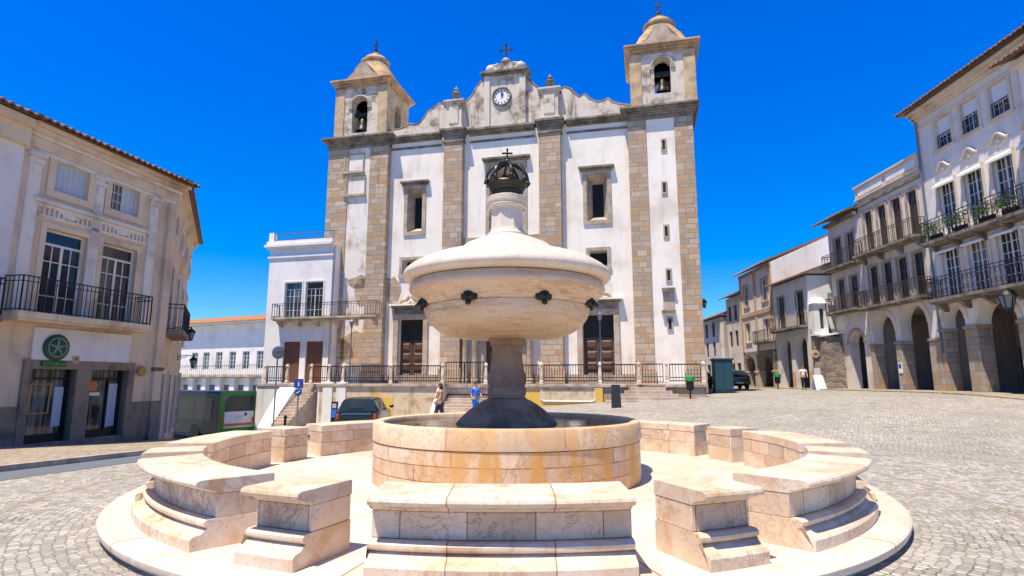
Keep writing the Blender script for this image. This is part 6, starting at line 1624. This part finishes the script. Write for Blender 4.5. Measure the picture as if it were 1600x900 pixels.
# ================================================================== PEOPLE
def skin(name, pts, edges, mat, parent, sub=2):
    me = bpy.data.meshes.new(name); me.from_pydata([p[:3] for p in pts], edges, []); me.materials.append(M[mat])
    o = bpy.data.objects.new(name, me); COL.objects.link(o); o.parent = parent
    sk = o.modifiers.new('skin', 'SKIN'); sk.use_smooth_shade = True
    if not me.skin_vertices: me.skin_vertices.new() if hasattr(me.skin_vertices, 'new') else None
    for i, p in enumerate(pts):
        v = me.skin_vertices[0].data[i]; v.radius = p[3] if isinstance(p[3], (tuple, list)) else (p[3], p[3]); v.use_root = (i == 0)
    s = o.modifiers.new('subsurf', 'SUBSURF'); s.levels = sub; s.render_levels = sub
    return o
def person(loc, rz, label, h, top, bottom, stride=.16, arm=(.0, .25), long_hair=False, bag=None, sleeves=.5):
    k = h / 1.70
    t = empty('person', loc, rz, label, 'person'); t.scale = (k, k, k)
    # faces local -y
    B = [(0, 0, .93, .125), (0, 0, 1.10, .115), (0, .01, 1.28, .135), (0, .015, 1.40, .11), (0, .005, 1.47, .052), (0, -.015, 1.55, .062), (0, -.012, 1.61, .082), (0, -.005, 1.67, .066)]
    E_ = [(i, i + 1) for i in range(7)]
    feet = []
    for s, ph in ((-1, stride), (1, -stride)):
        i = len(B); B += [(s * .09, -ph * .2, .86, .092), (s * .10, -ph * .6 - .02, .50, .062), (s * .10, -ph + max(0, -ph) * .2, .10, .042), (s * .105, -ph - .02, .045, .038), (s * .11, -ph - .17, .03, .03)]
        E_ += [(0, i), (i, i + 1), (i + 1, i + 2), (i + 2, i + 3), (i + 3, i + 4)]
    hands = []
    for s, a in ((-1, arm[0]), (1, arm[1])):
        i = len(B); el = (s * .245, .02 - a * .4, 1.12); wr = (s * .235, -.05 - a, .90 + a * .7)
        B += [(s * .17, .012, 1.39, .06), (el[0], el[1], el[2], .041), (wr[0], wr[1], wr[2], .027), (wr[0], wr[1] - .02 - a * .1, wr[2] - .075 + a * .1, .034)]
        E_ += [(3, i), (i, i + 1), (i + 1, i + 2), (i + 2, i + 3)]
        hv = Vector(B[-1][:3]); d = (hv - Vector(wr)).normalized()
        for q in range(4):
            f0 = len(B); off = Vector((0, (q - 1.5) * .017, 0)); p1 = hv + off + d * .04; p2 = hv + off + d * (.075 + (.012 if q in (1, 2) else 0)) + Vector((-s * .012, 0, 0))
            B += [(*p1, .0095), (*p2, .0085)]; E_ += [(f0 - 0 if False else i + 3, f0), (f0, f0 + 1)]
        f0 = len(B); p1 = Vector(wr) + d * .03 + Vector((-s * .01, -.035, 0)); p2 = p1 + d * .04 + Vector((0, -.012, 0)); B += [(*p1, .011), (*p2, .009)]; E_ += [(i + 2, f0), (f0, f0 + 1)]
    body = skin('body', B, E_, 'skin', t)
    # face
    f = MB(); f.ball((0, -.098, 1.60), .017, 1, (.8, 1, 1.5)); f.build('nose', 'skin', body, True)
    for s in (-1, 1):
        f = MB(); f.ball((s * .032, -.085, 1.625), .011, 1); f.build('eye', 'hair', body, True)
        f = MB(); f.ball((s * .085, -.005, 1.61), .024, 1, (.5, .8, 1.3)); f.build('ear', 'skin', body, True)
    f = MB(); f.ball((0, -.088, 1.562), .02, 1, (1.2, .4, .35)); f.build('mouth', 'tail', body, True)
    # clothes
    T_ = [(0, 0, .92, .152), (0, 0, 1.10, .138), (0, .01, 1.28, .158), (0, .015, 1.385, .128), (0, .01, 1.43, .075)]
    Et = [(0, 1), (1, 2), (2, 3), (3, 4)]
    for s, a in ((-1, arm[0]), (1, arm[1])):
        i = len(T_); T_ += [(s * .17, .012, 1.385, .076), (s * .235, .017 - a * .3, 1.12 + .27 * (1 - sleeves), .06)]; Et += [(3, i), (i, i + 1)]
    skin('shirt', T_, Et, top, t)
    P_ = [(0, 0, .95, .145)]; Ep = []
    for s, ph in ((-1, stride), (1, -stride)):
        i = len(P_); P_ += [(s * .09, -ph * .2, .85, .108), (s * .10, -ph * .6 - .02, .50, .08), (s * .10, -ph, .10, .066)]; Ep += [(0, i), (i, i + 1), (i + 1, i + 2)]
    skin('trousers', P_, Ep, bottom, t)
    for s, ph in ((-1, stride), (1, -stride)):
        f = MB(); f.ball((s * .11, -ph - .08, .045), .06, 2, (.8, 2.1, .72)); f.build('shoe', 'black_cloth', t, True)
    hr = MB(); hr.ball((0, .018, 1.645), .104, 2, (.93, 1.0, .95))
    for v in hr.bm.verts:
        if v.co.y < -.045 and v.co.z < 1.665: v.co.y = -.045 + (v.co.y + .045) * .1
    if long_hair: hr.ball((0, .06, 1.56), .11, 2, (1.0, .7, 1.5))
    hr.build('hair', 'hair', t, True)
    if bag:
        f = MB(); f.box(.2, .36, -.12, .16, .82, 1.12); f.tube([(.28, 0, 1.12), (.2, .02, 1.42), (.15, .03, 1.45)], .014, 5); f.build('bag', bag, t, bevel=.03)
    return t
person(gpos(at(687, 620, 25).x, 25), R(-70), 'person with long dark hair in a tan top, walking left below the terrace', 1.75, 'tan_cloth', 'denim', .2, (.35, .15), True, sleeves=.35)
person(gpos(at(743, 610, 29.5).x, 29.5), R(25), 'person in bright blue clothes near the centre stairs, beside the fountain shaft', 1.70, 'blue_cloth', 'blue_cloth', .1, (.1, .2), sleeves=.8)
g = onground(1257, 609); person(g, R(-20), 'person in a white top and black trousers standing by the grey stone end wall', 1.66 * 1.0, 'white_cloth', 'black_cloth', .06, (.25, .1), sleeves=.6)
